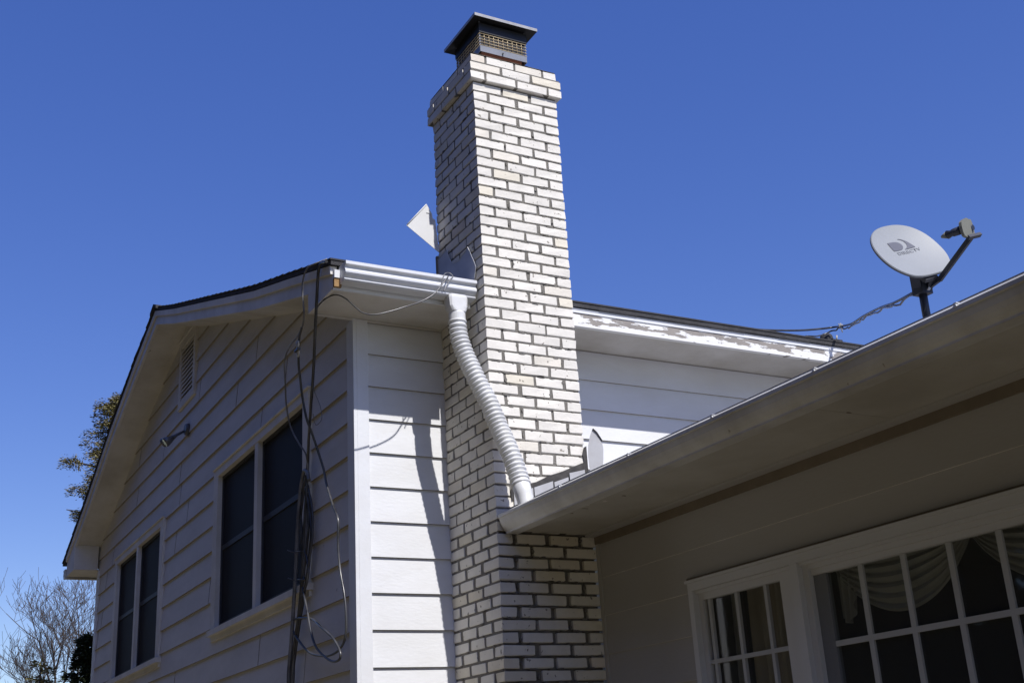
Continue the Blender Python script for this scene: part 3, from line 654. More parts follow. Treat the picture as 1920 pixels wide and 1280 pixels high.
for k in range(46):
    x = 0.085 + k * 0.125; wr.hexa([(x, WE - .2, WZ(x) + .001), (x + .13, WE - .2, WZ(x + .13)), (x + .13, -0.001, WZ(x + .13)), (x, -0.001, WZ(x) + .001),
        (x, WE - .2, WZ(x) + 0.012), (x + .13, WE - .2, WZ(x + .13) + .002), (x + .13, -.001, WZ(x + .13) + .002), (x, -.001, WZ(x) + 0.012)])
wr.build('roof', SHINGLE2, wing)

# ---- wing windows: outer casing, casement on the left, picture window on the right
wf = MB(); X = XW
zt = 2.49
wf.box(X - 0.030, X + 0.05, -4.41, -0.855, zt - 0.028, zt + 0.012)            # head casing
wf.box(X - 0.040, X, -4.42, -0.845, zt + 0.0125, zt + 0.026)                      # drip cap
wf.box(X - 0.030, X + 0.05, -0.893, -0.8555, 1.19, zt - 0.0285)                # left jamb casing
wf.box(X - 0.034, X + 0.05, -1.692, -1.640, 1.19, zt - 0.0285)                 # mullion
wf.box(X - 0.030, X + 0.05, -4.41, -4.35, 1.19, zt - 0.0285)
hf = MB(); hf.box(X - 0.016, X + 0.0, -4.43, -0.835, zt + 0.0265, zt + 0.040); hf.build('head_shadow_strip', FRIEZE, wing)  # dark strip standing for the siding's shadow above the head casing
win = wf.build('window_group', WTRIM, wing, label='paned casement and wide picture window under one head casing')
si = MB(); si.box(X - 0.06, X + 0.04, -4.44, -0.82, 1.13, 1.185); si.build('sill', WTRIM, win)
ca = MB()   # casement sash frame
ca.box(X + 0.006, X + 0.04, -0.925, -0.8935, 1.19, 2.4610); ca.box(X + 0.004, X + 0.04, -1.6395, -1.522, 1.19, 2.4610)
ca.box(X + 0.006, X + 0.04, -1.522, -0.925, 2.412, 2.461); ca.box(X + 0.006, X + 0.04, -1.522, -0.925, 1.19, 1.26)
ca.box(X - 0.012, X + 0.0035, -1.6395, -0.8935, 2.446, 2.4605); ca.box(X - 0.008, X + 0.0035, -1.6395, -1.615, 1.19, 2.4455)
ca.build('casement_frame', WTRIM, win)
cm = MB()
for y in (-0.965, -1.180, -1.400): cm.box(X + 0.014, X + 0.030, y - 0.011, y + 0.011, 1.26, 2.411)
for z in (2.105, 1.80, 1.50): cm.box(X + 0.013, X + 0.0295, -1.522, -0.925, z - 0.010, z + 0.010)
cm.build('muntins', MUNT, win)
pa = MB(); pa.box(X + 0.031, X + 0.034, -1.522, -0.925, 1.26, 2.412); pa.build('pane', GLASSW, win)
bf = MB()
bf.box(X - 0.004, X + 0.045, -1.730, -1.6925, 1.19, 2.461); bf.box(X - 0.016, X + 0.045, -4.349, -4.30, 1.19, 2.461)
bf.box(X - 0.002, X + 0.045, -4.30, -1.730, 2.425, 2.461); bf.box(X - 0.020, X - 0.0045, -4.30, -1.6925, 2.448, 2.461); bf.box(X - 0.014, X + 0.045, -4.30, -1.730, 1.19, 1.25)
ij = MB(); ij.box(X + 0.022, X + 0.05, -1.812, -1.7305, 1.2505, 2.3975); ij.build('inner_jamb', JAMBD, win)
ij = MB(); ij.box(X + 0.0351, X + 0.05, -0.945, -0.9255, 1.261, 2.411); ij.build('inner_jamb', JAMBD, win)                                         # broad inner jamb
bf.box(X + 0.010, X + 0.05, -4.30, -1.731, 2.398, 2.4245)
bf.build('picture_frame', WTRIM, win)
bm_ = MB(); y = -2.024
while y > -4.3: bm_.box(X + 0.0235, X + 0.035, y - 0.0135, y + 0.0135, 1.25, 2.397); y -= 0.2475
for z in (2.088, 1.78, 1.47): bm_.box(X + 0.0228, X + 0.0345, -4.30, -1.812, z - 0.012, z + 0.012)
bm_.build('muntins', MUNT, win)
pa = MB(); pa.box(X + 0.036, X + 0.039, -4.30, -1.812, 1.25, 2.398); pa.build('pane', GLASSW, win)
rm_ = MB(); rx0, rx1 = X + 0.101, X + 2.6
rm_.face([(rx1, -4.7, .4), (rx1, -0.7, .4), (rx1, -0.7, 2.7), (rx1, -4.7, 2.7)]); rm_.face([(rx0, -4.7, 2.7), (rx1, -4.7, 2.7), (rx1, -.7, 2.7), (rx0, -.7, 2.7)])
rm_.face([(rx0, -4.7, .4), (rx1, -4.7, .4), (rx1, -.7, .4), (rx0, -.7, .4)]); rm_.face([(rx0, -.7, .4), (rx1, -.7, .4), (rx1, -.7, 2.7), (rx0, -.7, 2.7)]); rm_.face([(rx0, -4.7, .4), (rx1, -4.7, .4), (rx1, -4.7, 2.7), (rx0, -4.7, 2.7)])
rm_.build('room', ROOM, wing)
# curtains
def drape(name, y0, y1, z0, z1, xx, m, folds, amp, parent):
    c = MB(); n = 90; mz = 10; rows = []
    for j in range(mz + 1):
        t = j / mz; z = z1 + (z0 - z1) * t; rows.append([(xx + amp * math.sin(folds * 2 * math.pi * i / n + 0.6 * math.sin(3 * t + i * 0.05)) * (0.6 + 0.4 * t), y0 + (y1 - y0) * i / n + 0.01 * math.sin(t * 4 + i * .2), z) for i in range(n + 1)])
    for r0, r1 in zip(rows, rows[1:]):
        for i in range(n): c.face([r0[i], r0[i + 1], r1[i + 1], r1[i]], smooth=True)
    return c.build(name, m, parent)
cur = thing('casement_curtain', 'tan gathered curtain hanging behind the narrow casement window', 'curtain', (X + 0.16, -1.25, 1.2))
drape('curtain_panel', -1.50, -1.08, 1.2, 2.46, X + 0.17, DRAPE, 4, 0.022, cur); drape('curtain_panel', -1.04, -0.96, 1.2, 2.46, X + 0.15, CURTAIN, 1.5, 0.015, cur)
sw = thing('swag_curtain', 'white scalloped swag valance draped behind the wide picture window', 'curtain', (X + 0.13, -3.0, 2.1))
def swag(yc, w, d, xx):
    c = MB(); n = 44; m_ = 26; rows = []
    for j in range(m_ + 1):
        t = j / m_; row = []
        for i in range(n + 1):
            s = -1 + 2 * i / n; dep = d * t * (1 - s * s) ** 0.75 + 0.02 * t
            x = xx - 0.03 * math.sin(math.pi * t) * (1 - s * s) - 0.011 * math.sin(t * 2 * math.pi * 6.5 + 0.8 * s)
            row.append((x, yc + s * w / 2, 2.47 - dep))
        rows.append(row)
    for r0, r1 in zip(rows, rows[1:]):
        for i in range(n): c.face([r0[i], r0[i + 1], r1[i + 1], r1[i]], smooth=True)
    return c.build('swag', CURTAIN, sw)
for k, yc in enumerate((-2.18, -2.96, -3.74)): swag(yc, 0.80, 0.27, X + 0.10 + 0.012 * (k % 2))
jb = MB(); n = 30; rows = []
for j in range(13):
    t = j / 12; rows.append([(X + 0.10 + 0.015 * math.sin(i / n * 6 * math.pi), -1.80 - (0.15 - 0.05 * t) * i / n, 2.47 - (0.27 + 0.05 * math.sin(2.6 * i / n) - 0.10 * (i / n) ** 2) * t) for i in range(n + 1)])
for r0, r1 in zip(rows, rows[1:]):
    for i in range(n): jb.face([r0[i], r0[i + 1], r1[i + 1], r1[i]], smooth=True)
jb.build('jabot', CURTAIN, sw)

# ================================================================ FLEXIBLE DOWNSPOUT
ds = thing('flexible_downspout', 'white corrugated flexible downspout slanting from the upper gutter down to the low gutter', 'downspout', (0.06, -0.26, 3.02))
path = spline([(-0.130, 0.118, 4.215), (-0.127, 0.115, 4.12), (-0.112, 0.095, 4.02), (-0.078, 0.055, 3.88), (-0.036, 0.0, 3.72), (0.000, -0.055, 3.56), (0.026, -0.115, 3.40), (0.044, -0.175, 3.25), (0.052, -0.215, 3.13)], 24)
L = [0]
for a, b in zip(path, path[1:]): L.append(L[-1] + (b - a).length)
def at(s):
    s = min(max(s, 0), L[-1]); i = 0
    while i < len(L) - 2 and L[i + 1] < s: i += 1
    t = (s - L[i]) / max(1e-9, L[i + 1] - L[i]); return path[i].lerp(path[i + 1], t)
pitch = 0.0290; rr = []; pp_ = []; s = 0
while s < L[-1]:
    for ph, rad in ((0.0, 0.0425), (0.14, 0.0428), (0.30, 0.0535), (0.45, 0.0570), (0.62, 0.0562), (0.78, 0.0520), (0.90, 0.0432)):
        q = s + ph * pitch
        if q < L[-1]: pp_.append(at(q) + Vector((noise.noise(Vector((q * 6, 1, 1))), noise.noise(Vector((q * 6, 5, 1))), 0)) * 0.006); rr.append(rad * (1 + 0.03 * noise.noise(Vector((q * 11, 3, 2)))))
    s += pitch
hose = MB(); hose.tube(pp_, rr, 28, cap=False)
hose.build('corrugated_hose', PLASTIC, ds)
cn = MB()   # square-to-round connector under the gutter
def loft(rings, m=cn):
    for r0, r1 in zip(rings, rings[1:]):
        n = len(r0)
        for i in range(n): m.face([r0[i], r0[(i + 1) % n], r1[(i + 1) % n], r1[i]], smooth=False)
def ring(c, ax, ay, z, p, n=28, tilt=0):
    o = []
    for i in range(n):
        a = 2 * math.pi * i / n; ca, sa = math.cos(a), math.sin(a); k = (abs(ca) ** p + abs(sa) ** p) ** (-1 / p)
        o.append((c[0] + ax * ca * k, c[1] + ay * sa * k, z + tilt * ca * k))
    return o
loft([ring((-0.135, 0.118), .058, .043, 4.366, 9), ring((-0.135, 0.118), .062, .046, 4.345, 9), ring((-0.134, 0.118), .060, .046, 4.29, 6), ring((-0.132, 0.118), .053, .047, 4.262, 3),
      ring((-0.131, 0.118), .049, .049, 4.255, 2), ring((-0.131, 0.118), .051, .051, 4.250, 2), ring((-0.130, 0.118), .050, .050, 4.20, 2), ring((-0.129, 0.116), .046, .046, 4.16, 2)])
cn.build('square_connector', PLASTIC, ds)
cf = MB(); e = path[-1]; d = (path[-1] - path[-3]).normalized()
cf.tube([e - d * 0.03, e - d * .004, e, e + d * 0.055, e + d * .06, e + d * 0.13], [0.0495, 0.0495, 0.0505, 0.0495, 0.0475, 0.0475], 28, cap=False)
cf.build('end_cuff', PLASTIC, ds)

# ================================================================ SATELLITE DISH
dish = thing('satellite_dish', 'grey oval satellite dish with dark printed emblem on the low roof', 'satellite dish', (1.42, -2.0, WZ(1.42)))
pose = Matrix((rt, up, fw)).transposed()
def cam_dir(r_, u_, w_): return (rt * r_ + up * u_ + fw * w_).normalized()
nrm = Vector((-0.22542755,-0.88066096,0.41657488)).normalized()           # where the dish looks: south, a little up
d1 = Vector((0.6848,-0.4423,-0.5791)); d1 = (d1 - nrm * d1.dot(nrm)).normalized()
d2 = nrm.cross(d1)
if d2.dot(Vector((0.6924,0.1583,0.7028))) < 0: d2 = -d2
Rv = (d1 * math.cos(R(58.5)) + d2 * math.sin(R(58.5)))
Dv = (d1 * math.cos(R(-31.5)) + d2 * math.sin(R(-31.5)))
DC = Vector((1.380, -2.02, 4.011))
def dpt(u_, v_, n_=0.0):   # u to the right on the dish, v down, n towards the satellite
    r2 = (u_ / 0.245) ** 2 + (v_ / 0.225) ** 2
    return DC + Rv * u_ + Dv * v_ + nrm * (n_ + 0.030 * (r2 - 1))
def dish_r(a):             # rounded outline, slightly flattened at the foot
    ca, sa = math.cos(a), math.sin(a); p = 2.25; k = (abs(ca / 0.199) ** p + abs(sa / 0.196) ** p) ** (-1 / p)
    if sa > 0.80: k *= 1 - 0.10 * ((sa - 0.80) / 0.2)
    return k
rf_ = MB(); NR, NA = 12, 72
for sd_, off in ((0, 0.0), (1, -0.007)):
    for i in range(NR):
        for j in range(NA):
            a0, a1 = 2 * math.pi * j / NA, 2 * math.pi * (j + 1) / NA; r0, r1 = i / NR, (i + 1) / NR
            q = [dpt(math.cos(a) * dish_r(a) * r, math.sin(a) * dish_r(a) * r, off) for a, r in ((a0, r0), (a0, r1), (a1, r1), (a1, r0))]
            if i == 0: q = q[1:3] + [dpt(0, 0, off)]
            rf_.face(q, sd_, True)
for j in range(NA):
    a0, a1 = 2 * math.pi * j / NA, 2 * math.pi * (j + 1) / NA
    p0 = dpt(math.cos(a0) * dish_r(a0), math.sin(a0) * dish_r(a0)); p1 = dpt(math.cos(a1) * dish_r(a1), math.sin(a1) * dish_r(a1))
    o0 = (p0 - DC).normalized() * 0.004 - nrm * 0.004; o1 = (p1 - DC).normalized() * 0.004 - nrm * 0.004
    rf_.face([p0, p0 + o0, p1 + o1, p1], 0, True); rf_.face([p0 + o0, p0 + o0 - nrm * 0.010, p1 + o1 - nrm * 0.010, p1 + o1], 1, True)
refl = rf_.build('reflector', [DISHM, DISHB], dish)
# emblem: a solid D and a swoosh quarter, then the lettering under it
em = MB()
def flat(poly, mi=0):
    em.face([dpt(ux + (u_ - ux) * 1.15, vx + (v_ - vx) * 0.82, 0.002) for u_, v_ in poly], mi)
ux, vx = 0.000, -0.060    # emblem centre
Dp = [(-0.070, -0.042), (-0.030, -0.042)]
Dp = [(-0.068, -0.038)] + [(-0.030 + 0.034 * math.sin(a), -0.002 - 0.036 * math.cos(a)) for a in [math.pi * k / 14 for k in range(15)]] + [(-0.068, 0.034)]
flat([(ux + a, vx + b) for a, b in Dp])
o_ = [(-0.004 + 0.0, -0.052)] + [(-0.006 + 0.044 * math.sin(a), -0.006 - 0.046 * math.cos(a)) for a in [math.pi * (0.12 + 0.74 * k / 14) for k in range(15)]]
sw_ = [(0.002, -0.052), (0.014, -0.046), (0.026, -0.034), (0.032, -0.018), (0.032, 0.000), (0.026, 0.016), (0.014, 0.028), (0.000, 0.036), (0.058, 0.036), (0.058, 0.018), (0.050, -0.008), (0.038, -0.030), (0.022, -0.046)]
for k in range(len(sw_)):
    pass
inner = [(0.002, -0.054), (0.016, -0.046), (0.027, -0.032), (0.031, -0.016), (0.030, 0.002), (0.022, 0.018), (0.008, 0.030), (-0.004, 0.036)]
outer = [(0.012, -0.054), (0.026, -0.044), (0.038, -0.030), (0.046, -0.015), (0.052, 0.002), (0.056, 0.014), (0.059, 0.025), (0.062, 0.036)]
for (a, b), (c, d_) in zip(zip(inner, outer), zip(inner[1:], outer[1:])):
    flat([(ux + a[0], vx + a[1]), (ux + b[0], vx + b[1]), (ux + d_[0], vx + d_[1]), (ux + c[0], vx + c[1])])
em.build('emblem', LOGO, refl)
tcu = bpy.data.curves.new('lettering_curve', 'FONT'); tcu.body = 'DIRECTV'; tcu.size = 0.034; tcu.align_x = 'CENTER'; tcu.space_character = 1.08; tcu.offset = 0.0006
tob = bpy.data.objects.new('tmp_text', tcu); COL.objects.link(tob)
bpy.context.view_layer.update()
tme = bpy.data.meshes.new_from_object(tob.evaluated_get(bpy.context.evaluated_depsgraph_get()))
bpy.data.objects.remove(tob); o0 = org(refl)
for vv in tme.vertices: vv.co = dpt(ux + 0.008 + vv.co.x * 1.1, vx + 0.058 - vv.co.y * 0.85, 0.002) - o0
tme.materials.clear(); tme.materials.append(TEXTM)
lt = bpy.data.objects.new('lettering', tme); COL.objects.link(lt); lt.parent = refl
# bracket, mast, feed arm
def bar(mb, a, b, w, h, upv=Vector((0, 0, 1)), mi=0):
    a, b = Vector(a), Vector(b); t = (b - a).normalized(); s_ = t.cross(upv).normalized(); q = s_.cross(t)
    mb.hexa([a - s_ * w - q * h, a + s_ * w - q * h, a + s_ * w + q * h, a - s_ * w + q * h, b - s_ * w - q * h, b + s_ * w - q * h, b + s_ * w + q * h, b - s_ * w + q * h], mi)
mast_top = Vector((1.455, -1.975, 3.82))
mt = MB(); mt.tube([(1.478, -1.955, WZ(1.47) + 0.01), (1.467, -1.962, 3.71), mast_top], 0.021, 14); mt.build('mast', STEEL, dish)
ft = MB(); ft.box(1.40, 1.55, -2.03, -1.90, WZ(1.43) - 0.0, WZ(1.43) + 0.03); ft.build('foot_plate', STEEL, dish)
bk = MB(); back = dpt(0.0, 0.11, -0.05)
bar(bk, mast_top + Vector((0, 0, -0.03)), mast_top + Vector((0.0, 0.0, 0.10)), 0.036, 0.034, Vector((0, 1, 0)))
bar(bk, dpt(-0.02, 0.03, -0.035), dpt(-0.01, 0.19, -0.03), 0.045, 0.010, nrm)
bar(bk, dpt(-0.055, 0.11, -0.03), mast_top + Vector((-0.035, 0.0, 0.02)), 0.022, 0.030)
bar(bk, dpt(0.03, 0.15, -0.03), mast_top + Vector((0.03, 0.0, -0.01)), 0.014, 0.024)
for q in (mast_top + Vector((-0.05, -0.04, 0.05)), mast_top + Vector((0.01, -0.045, 0.07)), mast_top + Vector((-0.01, -0.045, -0.02))): bk.tube([q, q + Vector((-.004, -.014, 0))], 0.007, 6, mi=1)
bk.build('bracket', [STEEL, GUTTER], dish)
arm0 = dpt(0.04, 0.200, -0.03); arm1 = arm0 + nrm * 0.29 + Rv * 0.018 + Dv * 0.02
am = MB(); bar(am, arm0 - nrm * 0.01, arm1, 0.009, 0.012, Dv)
bar(am, mast_top + Vector((0.02, 0.0, 0.0)), arm0, 0.008, 0.012)
am.build('feed_arm', STEEL, dish)
ln = MB(); hdc = arm1 - Dv * 0.052
toD = (DC - hdc).normalized()
LR = (Rv - toD * Rv.dot(toD)).normalized(); LD = (Dv - toD * Dv.dot(toD)).normalized()
def capsule_box(c, wx, wy, th, mi):
    n = 16; f_ = []; b_ = []
    for i in range(n):
        a = 2 * math.pi * i / n; ca, sa = math.cos(a), math.sin(a); k = (abs(ca) ** 4 + abs(sa) ** 4) ** -0.25
        f_.append(c + LR * (wx * ca * k) - LD * (wy * sa * k * (1 + 0.18 * ca * k))); b_.append(f_[-1] - toD * th)
    ln.face(f_, mi); ln.face(b_[::-1], mi)
    for i in range(n): ln.face([f_[i], f_[(i + 1) % n], b_[(i + 1) % n], b_[i]], mi, True)
capsule_box(hdc - toD * 0.01 - LR * 0.022, 0.038, 0.047, 0.016, 1)
capsule_box(hdc + toD * 0.014 + LR * 0.046, 0.032, 0.043, 0.016, 1)
bar(ln, arm1 + Dv * 0.004 - Rv * 0.03, arm1 + Dv * 0.004 + Rv * 0.055, 0.008, 0.010, nrm, 0)
ln.tube([hdc - toD * 0.008 - Rv * 0.035, hdc + toD * 0.035 - Rv * 0.035, hdc + toD * 0.045 - Rv * 0.037, hdc + toD * 0.065 - Rv * 0.038], [0.022, 0.020, 0.016, 0.022], 14, mi=0)
ln.tube([hdc + toD * 0.066 - Rv * 0.038, hdc + toD * 0.098 - Rv * 0.040], [0.020, 0.007], 14, mi=1)
ln.tube([hdc + Rv * 0.06, hdc + toD * 0.05 + Rv * 0.06], [0.014, 0.015], 14, mi=0)
ln.build('feed_horns', [STEEL, LNBM, GUTTER], dish)

# ================================================================ CABLES
def cable(name, label, pts, r, m, cat='cable', n=7, jitter=0.0, group=None):
    P = spline(pts, n)
    if jitter: P = [p + Vector((0, noise.noise(p * 9) * jitter, noise.noise(p * 9 + Vector((5, 5, 5))) * jitter)) for p in P]
    c = MB(); c.tube(P, r, 8)
    return tag(c.build(name, m), label, cat, group)
DISHC = 'cables running from the dish to the main roof'
CA = [(-0.93,0.185,4.499),(-0.927,0.283,4.527),(-0.925,0.336,4.495),(-0.91,0.407,4.353),(-0.88,0.52,4.195),(-0.83,0.69,4.02),(-0.78,0.881,3.845),(-0.71,1.121,3.712),(-0.66,1.284,3.584),(-0.658,1.319,3.383),(-0.657,1.364,3.152),(-0.655,1.407,2.89),(-0.653,1.471,2.668),(-0.652,1.556,2.482),(-0.65,1.619,2.229),(-0.65,1.66,1.6),(-0.65,1.66,0.5)]
CB = [(-0.86,0.36,4.60),(-0.92,0.397,4.576),(-0.93,0.502,4.594),(-0.93,0.59,4.562),(-0.93,0.609,4.482),(-0.92,0.618,4.399),(-0.91,0.636,4.33),(-0.89,0.724,4.295),(-0.875,0.858,4.282),(-0.86,1.059,4.282),(-0.835,1.231,4.253),(-0.81,1.292,4.111),(-0.77,1.389,3.998),(-0.73,1.42,3.865),(-0.705,1.332,3.735),(-0.68,1.268,3.649),(-0.66,1.284,3.566),(-0.65,1.323,3.489),(-0.65,1.34,3.2),(-0.65,1.42,2.8),(-0.65,1.58,2.4),(-0.65,1.62,2.0),(-0.65,1.63,0.5)]
CC = [(-0.89,0.734,4.292),(-0.88,0.813,4.247),(-0.853,0.902,4.123),(-0.825,0.952,4.036),(-0.797,0.99,3.929),(-0.77,0.989,3.792),(-0.73,1.004,3.706),(-0.69,1.009,3.597),(-0.66,0.988,3.475),(-0.66,0.933,3.361),(-0.659,0.825,3.205),(-0.659,0.747,3.108),(-0.659,0.751,2.966),(-0.658,0.721,2.805),(-0.658,0.664,2.674),(-0.658,0.635,2.549),(-0.657,0.647,2.433),(-0.657,0.717,2.376),(-0.656,0.848,2.353),(-0.656,1.028,2.361),(-0.656,1.264,2.409),(-0.655,1.463,2.503),(-0.655,1.579,2.584),(-0.655,1.591,2.635),(-0.654,1.468,2.641),(-0.654,1.221,2.601),(-0.68,0.988,2.522),(-0.68,0.794,2.436),(-0.68,0.678,2.348),(-0.68,0.688,2.305),(-0.68,0.8,2.306),(-0.68,0.949,2.355),(-0.68,1.086,2.426),(-0.67,1.2,2.534),(-0.66,1.298,2.676),(-0.65,1.4,2.806),(-0.65,1.453,2.881)]
CD_ = [(-0.66,1.264,3.474),(-0.66,1.295,3.537),(-0.66,1.357,3.553),(-0.66,1.419,3.458),(-0.66,1.459,3.31),(-0.66,1.488,3.143),(-0.66,1.507,2.975),(-0.66,1.536,2.811),(-0.66,1.565,2.648),(-0.66,1.584,2.551),(-0.66,1.623,2.392),(-0.66,1.641,2.231),(-0.65,1.66,1.5),(-0.65,1.66,0.5)]
CE = [(-0.64,1.352,3.409),(-0.64,1.3,3.276),(-0.64,1.28,3.136),(-0.64,1.29,3.037),(-0.64,1.32,2.942),(-0.64,1.379,2.82),(-0.64,1.449,2.698),(-0.64,1.509,2.575),(-0.64,1.59,2.421),(-0.64,1.618,2.229),(-0.64,1.65,1.5),(-0.64,1.65,0.5)]
CF = [(-0.65,1.354,3.532),(-0.65,1.416,3.441),(-0.65,1.436,3.27),(-0.65,1.393,3.09),(-0.65,1.321,2.992),(-0.65,1.301,2.906),(-0.65,1.351,2.815),(-0.65,1.431,2.728),(-0.65,1.55,2.5)]
CH = [(-0.8,0.814,3.978),(-0.77,0.841,3.92),(-0.74,0.829,3.834),(-0.74,0.801,3.74),(-0.74,0.907,3.733),(-0.76,0.90,3.80)]
CL = [(-0.901,0.45,4.286),(-0.895,0.42,4.316),(-0.88,0.36,4.333),(-0.863,0.3,4.336),(-0.839,0.24,4.322),(-0.809,0.18,4.276),(-0.775,0.12,4.205),(-0.748,0.09,4.168),(-0.695,0.06,4.151),(-0.604,0.04,4.175),(-0.507,0.03,4.215),(-0.404,0.03,4.263),(-0.316,0.03,4.326),(-0.26,0.04,4.397),(-0.221,0.05,4.445),(-0.193,0.09,4.486),(-0.21,0.12,4.49)]
G_ = 'loose cables hanging down the gable wall'
cable('cable', 'thick straight black cable dropping from the eave corner down past the big window', CA, 0.0095, CABLE, group=G_)
cable('cable', 'thin pale-lit cable bowing out to the left of the straight black cable', CB, 0.0055, CABLEG, group=G_)
cable('cable', 'black cable running down right of the bundle and ending in crossed loops', CC, 0.0075, CABLE, group=G_)
cable('cable', 'wide grey cable arching over the top of the coiled bundle', CD_, 0.0130, CABLEG, group=G_)
cable('cable', 'twisted dark cable on the right side of the coiled bundle', CE, 0.0100, CABLE, jitter=0.02, group=G_)
cable('cable', 'short kinked cable in the middle of the coiled bundle', CF, 0.0080, CABLE, jitter=0.02, group=G_)
cable('cable', 'small thin wire loop hooked on the straight cable above the window', CH, 0.0022, CABLEG, group=G_)
CK = [(-0.645, 1.33, 3.46), (-0.645, 1.25, 3.30), (-0.645, 1.235, 3.15), (-0.65, 1.27, 2.98), (-0.65, 1.36, 2.86), (-0.65, 1.40, 2.95), (-0.66, 1.41, 3.15), (-0.66, 1.40, 3.32), (-0.655, 1.35, 3.44), (-0.65, 1.30, 3.30), (-0.65, 1.33, 3.05), (-0.65, 1.42, 2.80)]
cable('cable', 'black cable coiled in a tall narrow loop inside the bundle beside the window', CK, 0.0075, CABLE, jitter=0.015, group=G_)
cable('cable', 'thin black cable looping under the soffit from the eave corner to the short gutter', CL, 0.0040, CABLE, group=G_)
gl = [(-0.26, 0.052, 4.398), (-0.235, 0.058, 4.47), (-0.195, 0.075, 4.495), (-0.175, 0.062, 4.47), (-0.20, 0.058, 4.44), (-0.245, 0.05, 4.36)]
cable('wire_hook', 'thin wire knotted over the lip of the short gutter', gl, 0.0030, CABLEG, cat='wire')
# cable ties on the bundle
for p, r_ in (((-0.655, 1.40, 2.87), 0.06), ((-0.655, 1.42, 3.05), 0.055)):
    t = MB(); pts = [(p[0] + 0.022 * math.cos(a), p[1] + r_ * math.sin(a), p[2] + 0.01 * math.sin(a)) for a in [2 * math.pi * k / 16 for k in range(17)]]
    t.tube(pts, 0.0035, 6); t.tube([(p[0] - .02, p[1] + r_, p[2]), (p[0] - .05, p[1] + r_ + 0.07, p[2] + .03)], 0.003, 6)
    tag(t.build('cable_tie', CABLE), 'lower black tie round the cable bundle, beside the window sill' if p[2] < 3 else 'upper black tie round the cable bundle, level with the lower sash', 'cable tie', 'ties round the cable bundle')
# connector on the pale cable
cc = thing('cable_connector', 'small silver twin cable connector hanging under the eave beside the gable wall', 'connector', (-0.88, 0.81, 4.18))
b_ = MB()
for dy in (-0.011, 0.011):
    pts = []; rad = []
    for k in range(9):
        pts.append((-0.885 + 0.002 * k, 0.826 + dy + 0.004 * k, 4.235 - 0.011 * k)); rad.append(0.0085 if k % 2 == 0 else 0.0055)
    b_.tube(pts, rad, 10)
b_.build('barrel', mat('silver_metal', (0.6, 0.6, 0.6), 0.3, 0.5, metal=0.6), cc)
c_ = MB(); c_.box(-0.893, -0.872, 0.808, 0.872, 4.177, 4.190); c_.build('clip', CABLE, cc)
S1 = [(1.43,-1.98,3.815),(1.619,-1.65,3.899),(1.93,-1.25,4.06),(2.271,-0.8,4.224),(2.577,-0.4,4.36),(2.897,0.0,4.529),(3.061,0.24,4.629),(2.955,0.27,4.613),(2.742,0.27,4.573),(2.486,0.27,4.541),(2.269,0.26,4.517)]
S2 = [(1.43,-1.97,3.80),(1.615,-1.65,3.883),(1.927,-1.25,4.046),(2.348,-0.7,4.242),(2.739,-0.2,4.423),(2.926,0.05,4.542),(3.007,0.22,4.581),(2.897,0.25,4.54),(2.765,0.25,4.519)]
cable('cable', 'upper black dish cable stretched to the main roof edge', S1, 0.0075, CABLE, group=DISHC)
cable('cable', 'lower black dish cable sagging to the dark roof vent', S2, 0.0055, CABLE, jitter=0.02, group=DISHC)
zt_ = MB(); zc = Vector((2.93166978,0.05,4.54729164))
for k in range(8):
    a = 2 * math.pi * k / 8; dv = Vector((math.cos(a) * .8, -0.3 * math.cos(a), math.sin(a))); zt_.tube([zc, zc + dv * (0.018 + 0.016 * random.random())], 0.004, 5)
zt_.tube([zc + Vector((0, 0, 0.0)), zc + Vector((0.004, 0, -0.045))], 0.004, 5)
tag(zt_.build('cable_tie', ZIP), 'pale frayed tie knotted round the two dish cables in mid-air', 'cable tie')
rv = thing('roof_vent', 'small dark round vent on the main roof edge where the dish cables land', 'roof vent', (3.07, 0.35, 4.55))
q = MB(); q.tube([(3.07, 0.35, 4.54), (3.07, 0.35, 4.57), (3.07, 0.35, 4.595), (3.07, 0.35, 4.612), (3.07, 0.35, 4.62)], [0.052, 0.05, 0.046, 0.032, 0.006], 16); q.build('hood', SHINGLE, rv)
q = MB(); q.box(2.99, 3.15, 0.27, 0.43, 4.535, 4.548); q.build('base', SHINGLE, rv)
q = MB(); q.tube([(3.12, 0.30, 4.55), (3.125, 0.295, 4.59)], 0.006, 6); q.build('bolt', ZIP, rv)

# ================================================================ FLOODLIGHT
fl = thing('floodlight', 'small twin floodlight with clear bulbs on the gable wall below the louvred vent', 'light', (GX - 0.02, 4.75, 4.75))
q = MB(); q.tube([(GX - 0.010, 4.72, 4.78), (GX - 0.045, 4.72, 4.78)], [0.06, 0.05], 18); q.build('base', LAMPM, fl)
for dy, dz in ((0.16, -0.05), (-0.02, -0.10)):
    hb = Vector((GX - 0.045, 4.74, 4.77)); e = hb + Vector((-0.07, dy * .6, dz * .5)); t = Vector((-0.75, 0.55 if dy > 0 else 0.10, -0.55)).normalized()
    q = MB(); q.tube([hb, e, e + t * 0.04], [0.010, 0.011, 0.020], 12); a = q.build('lamp_holder', LAMPM, fl)
    q = MB(); q.tube([e + t * 0.04, e + t * 0.07, e + t * 0.115, e + t * 0.125], [0.022, 0.034, 0.046, 0.038], 18); q.build('bulb', LAMPG, a)

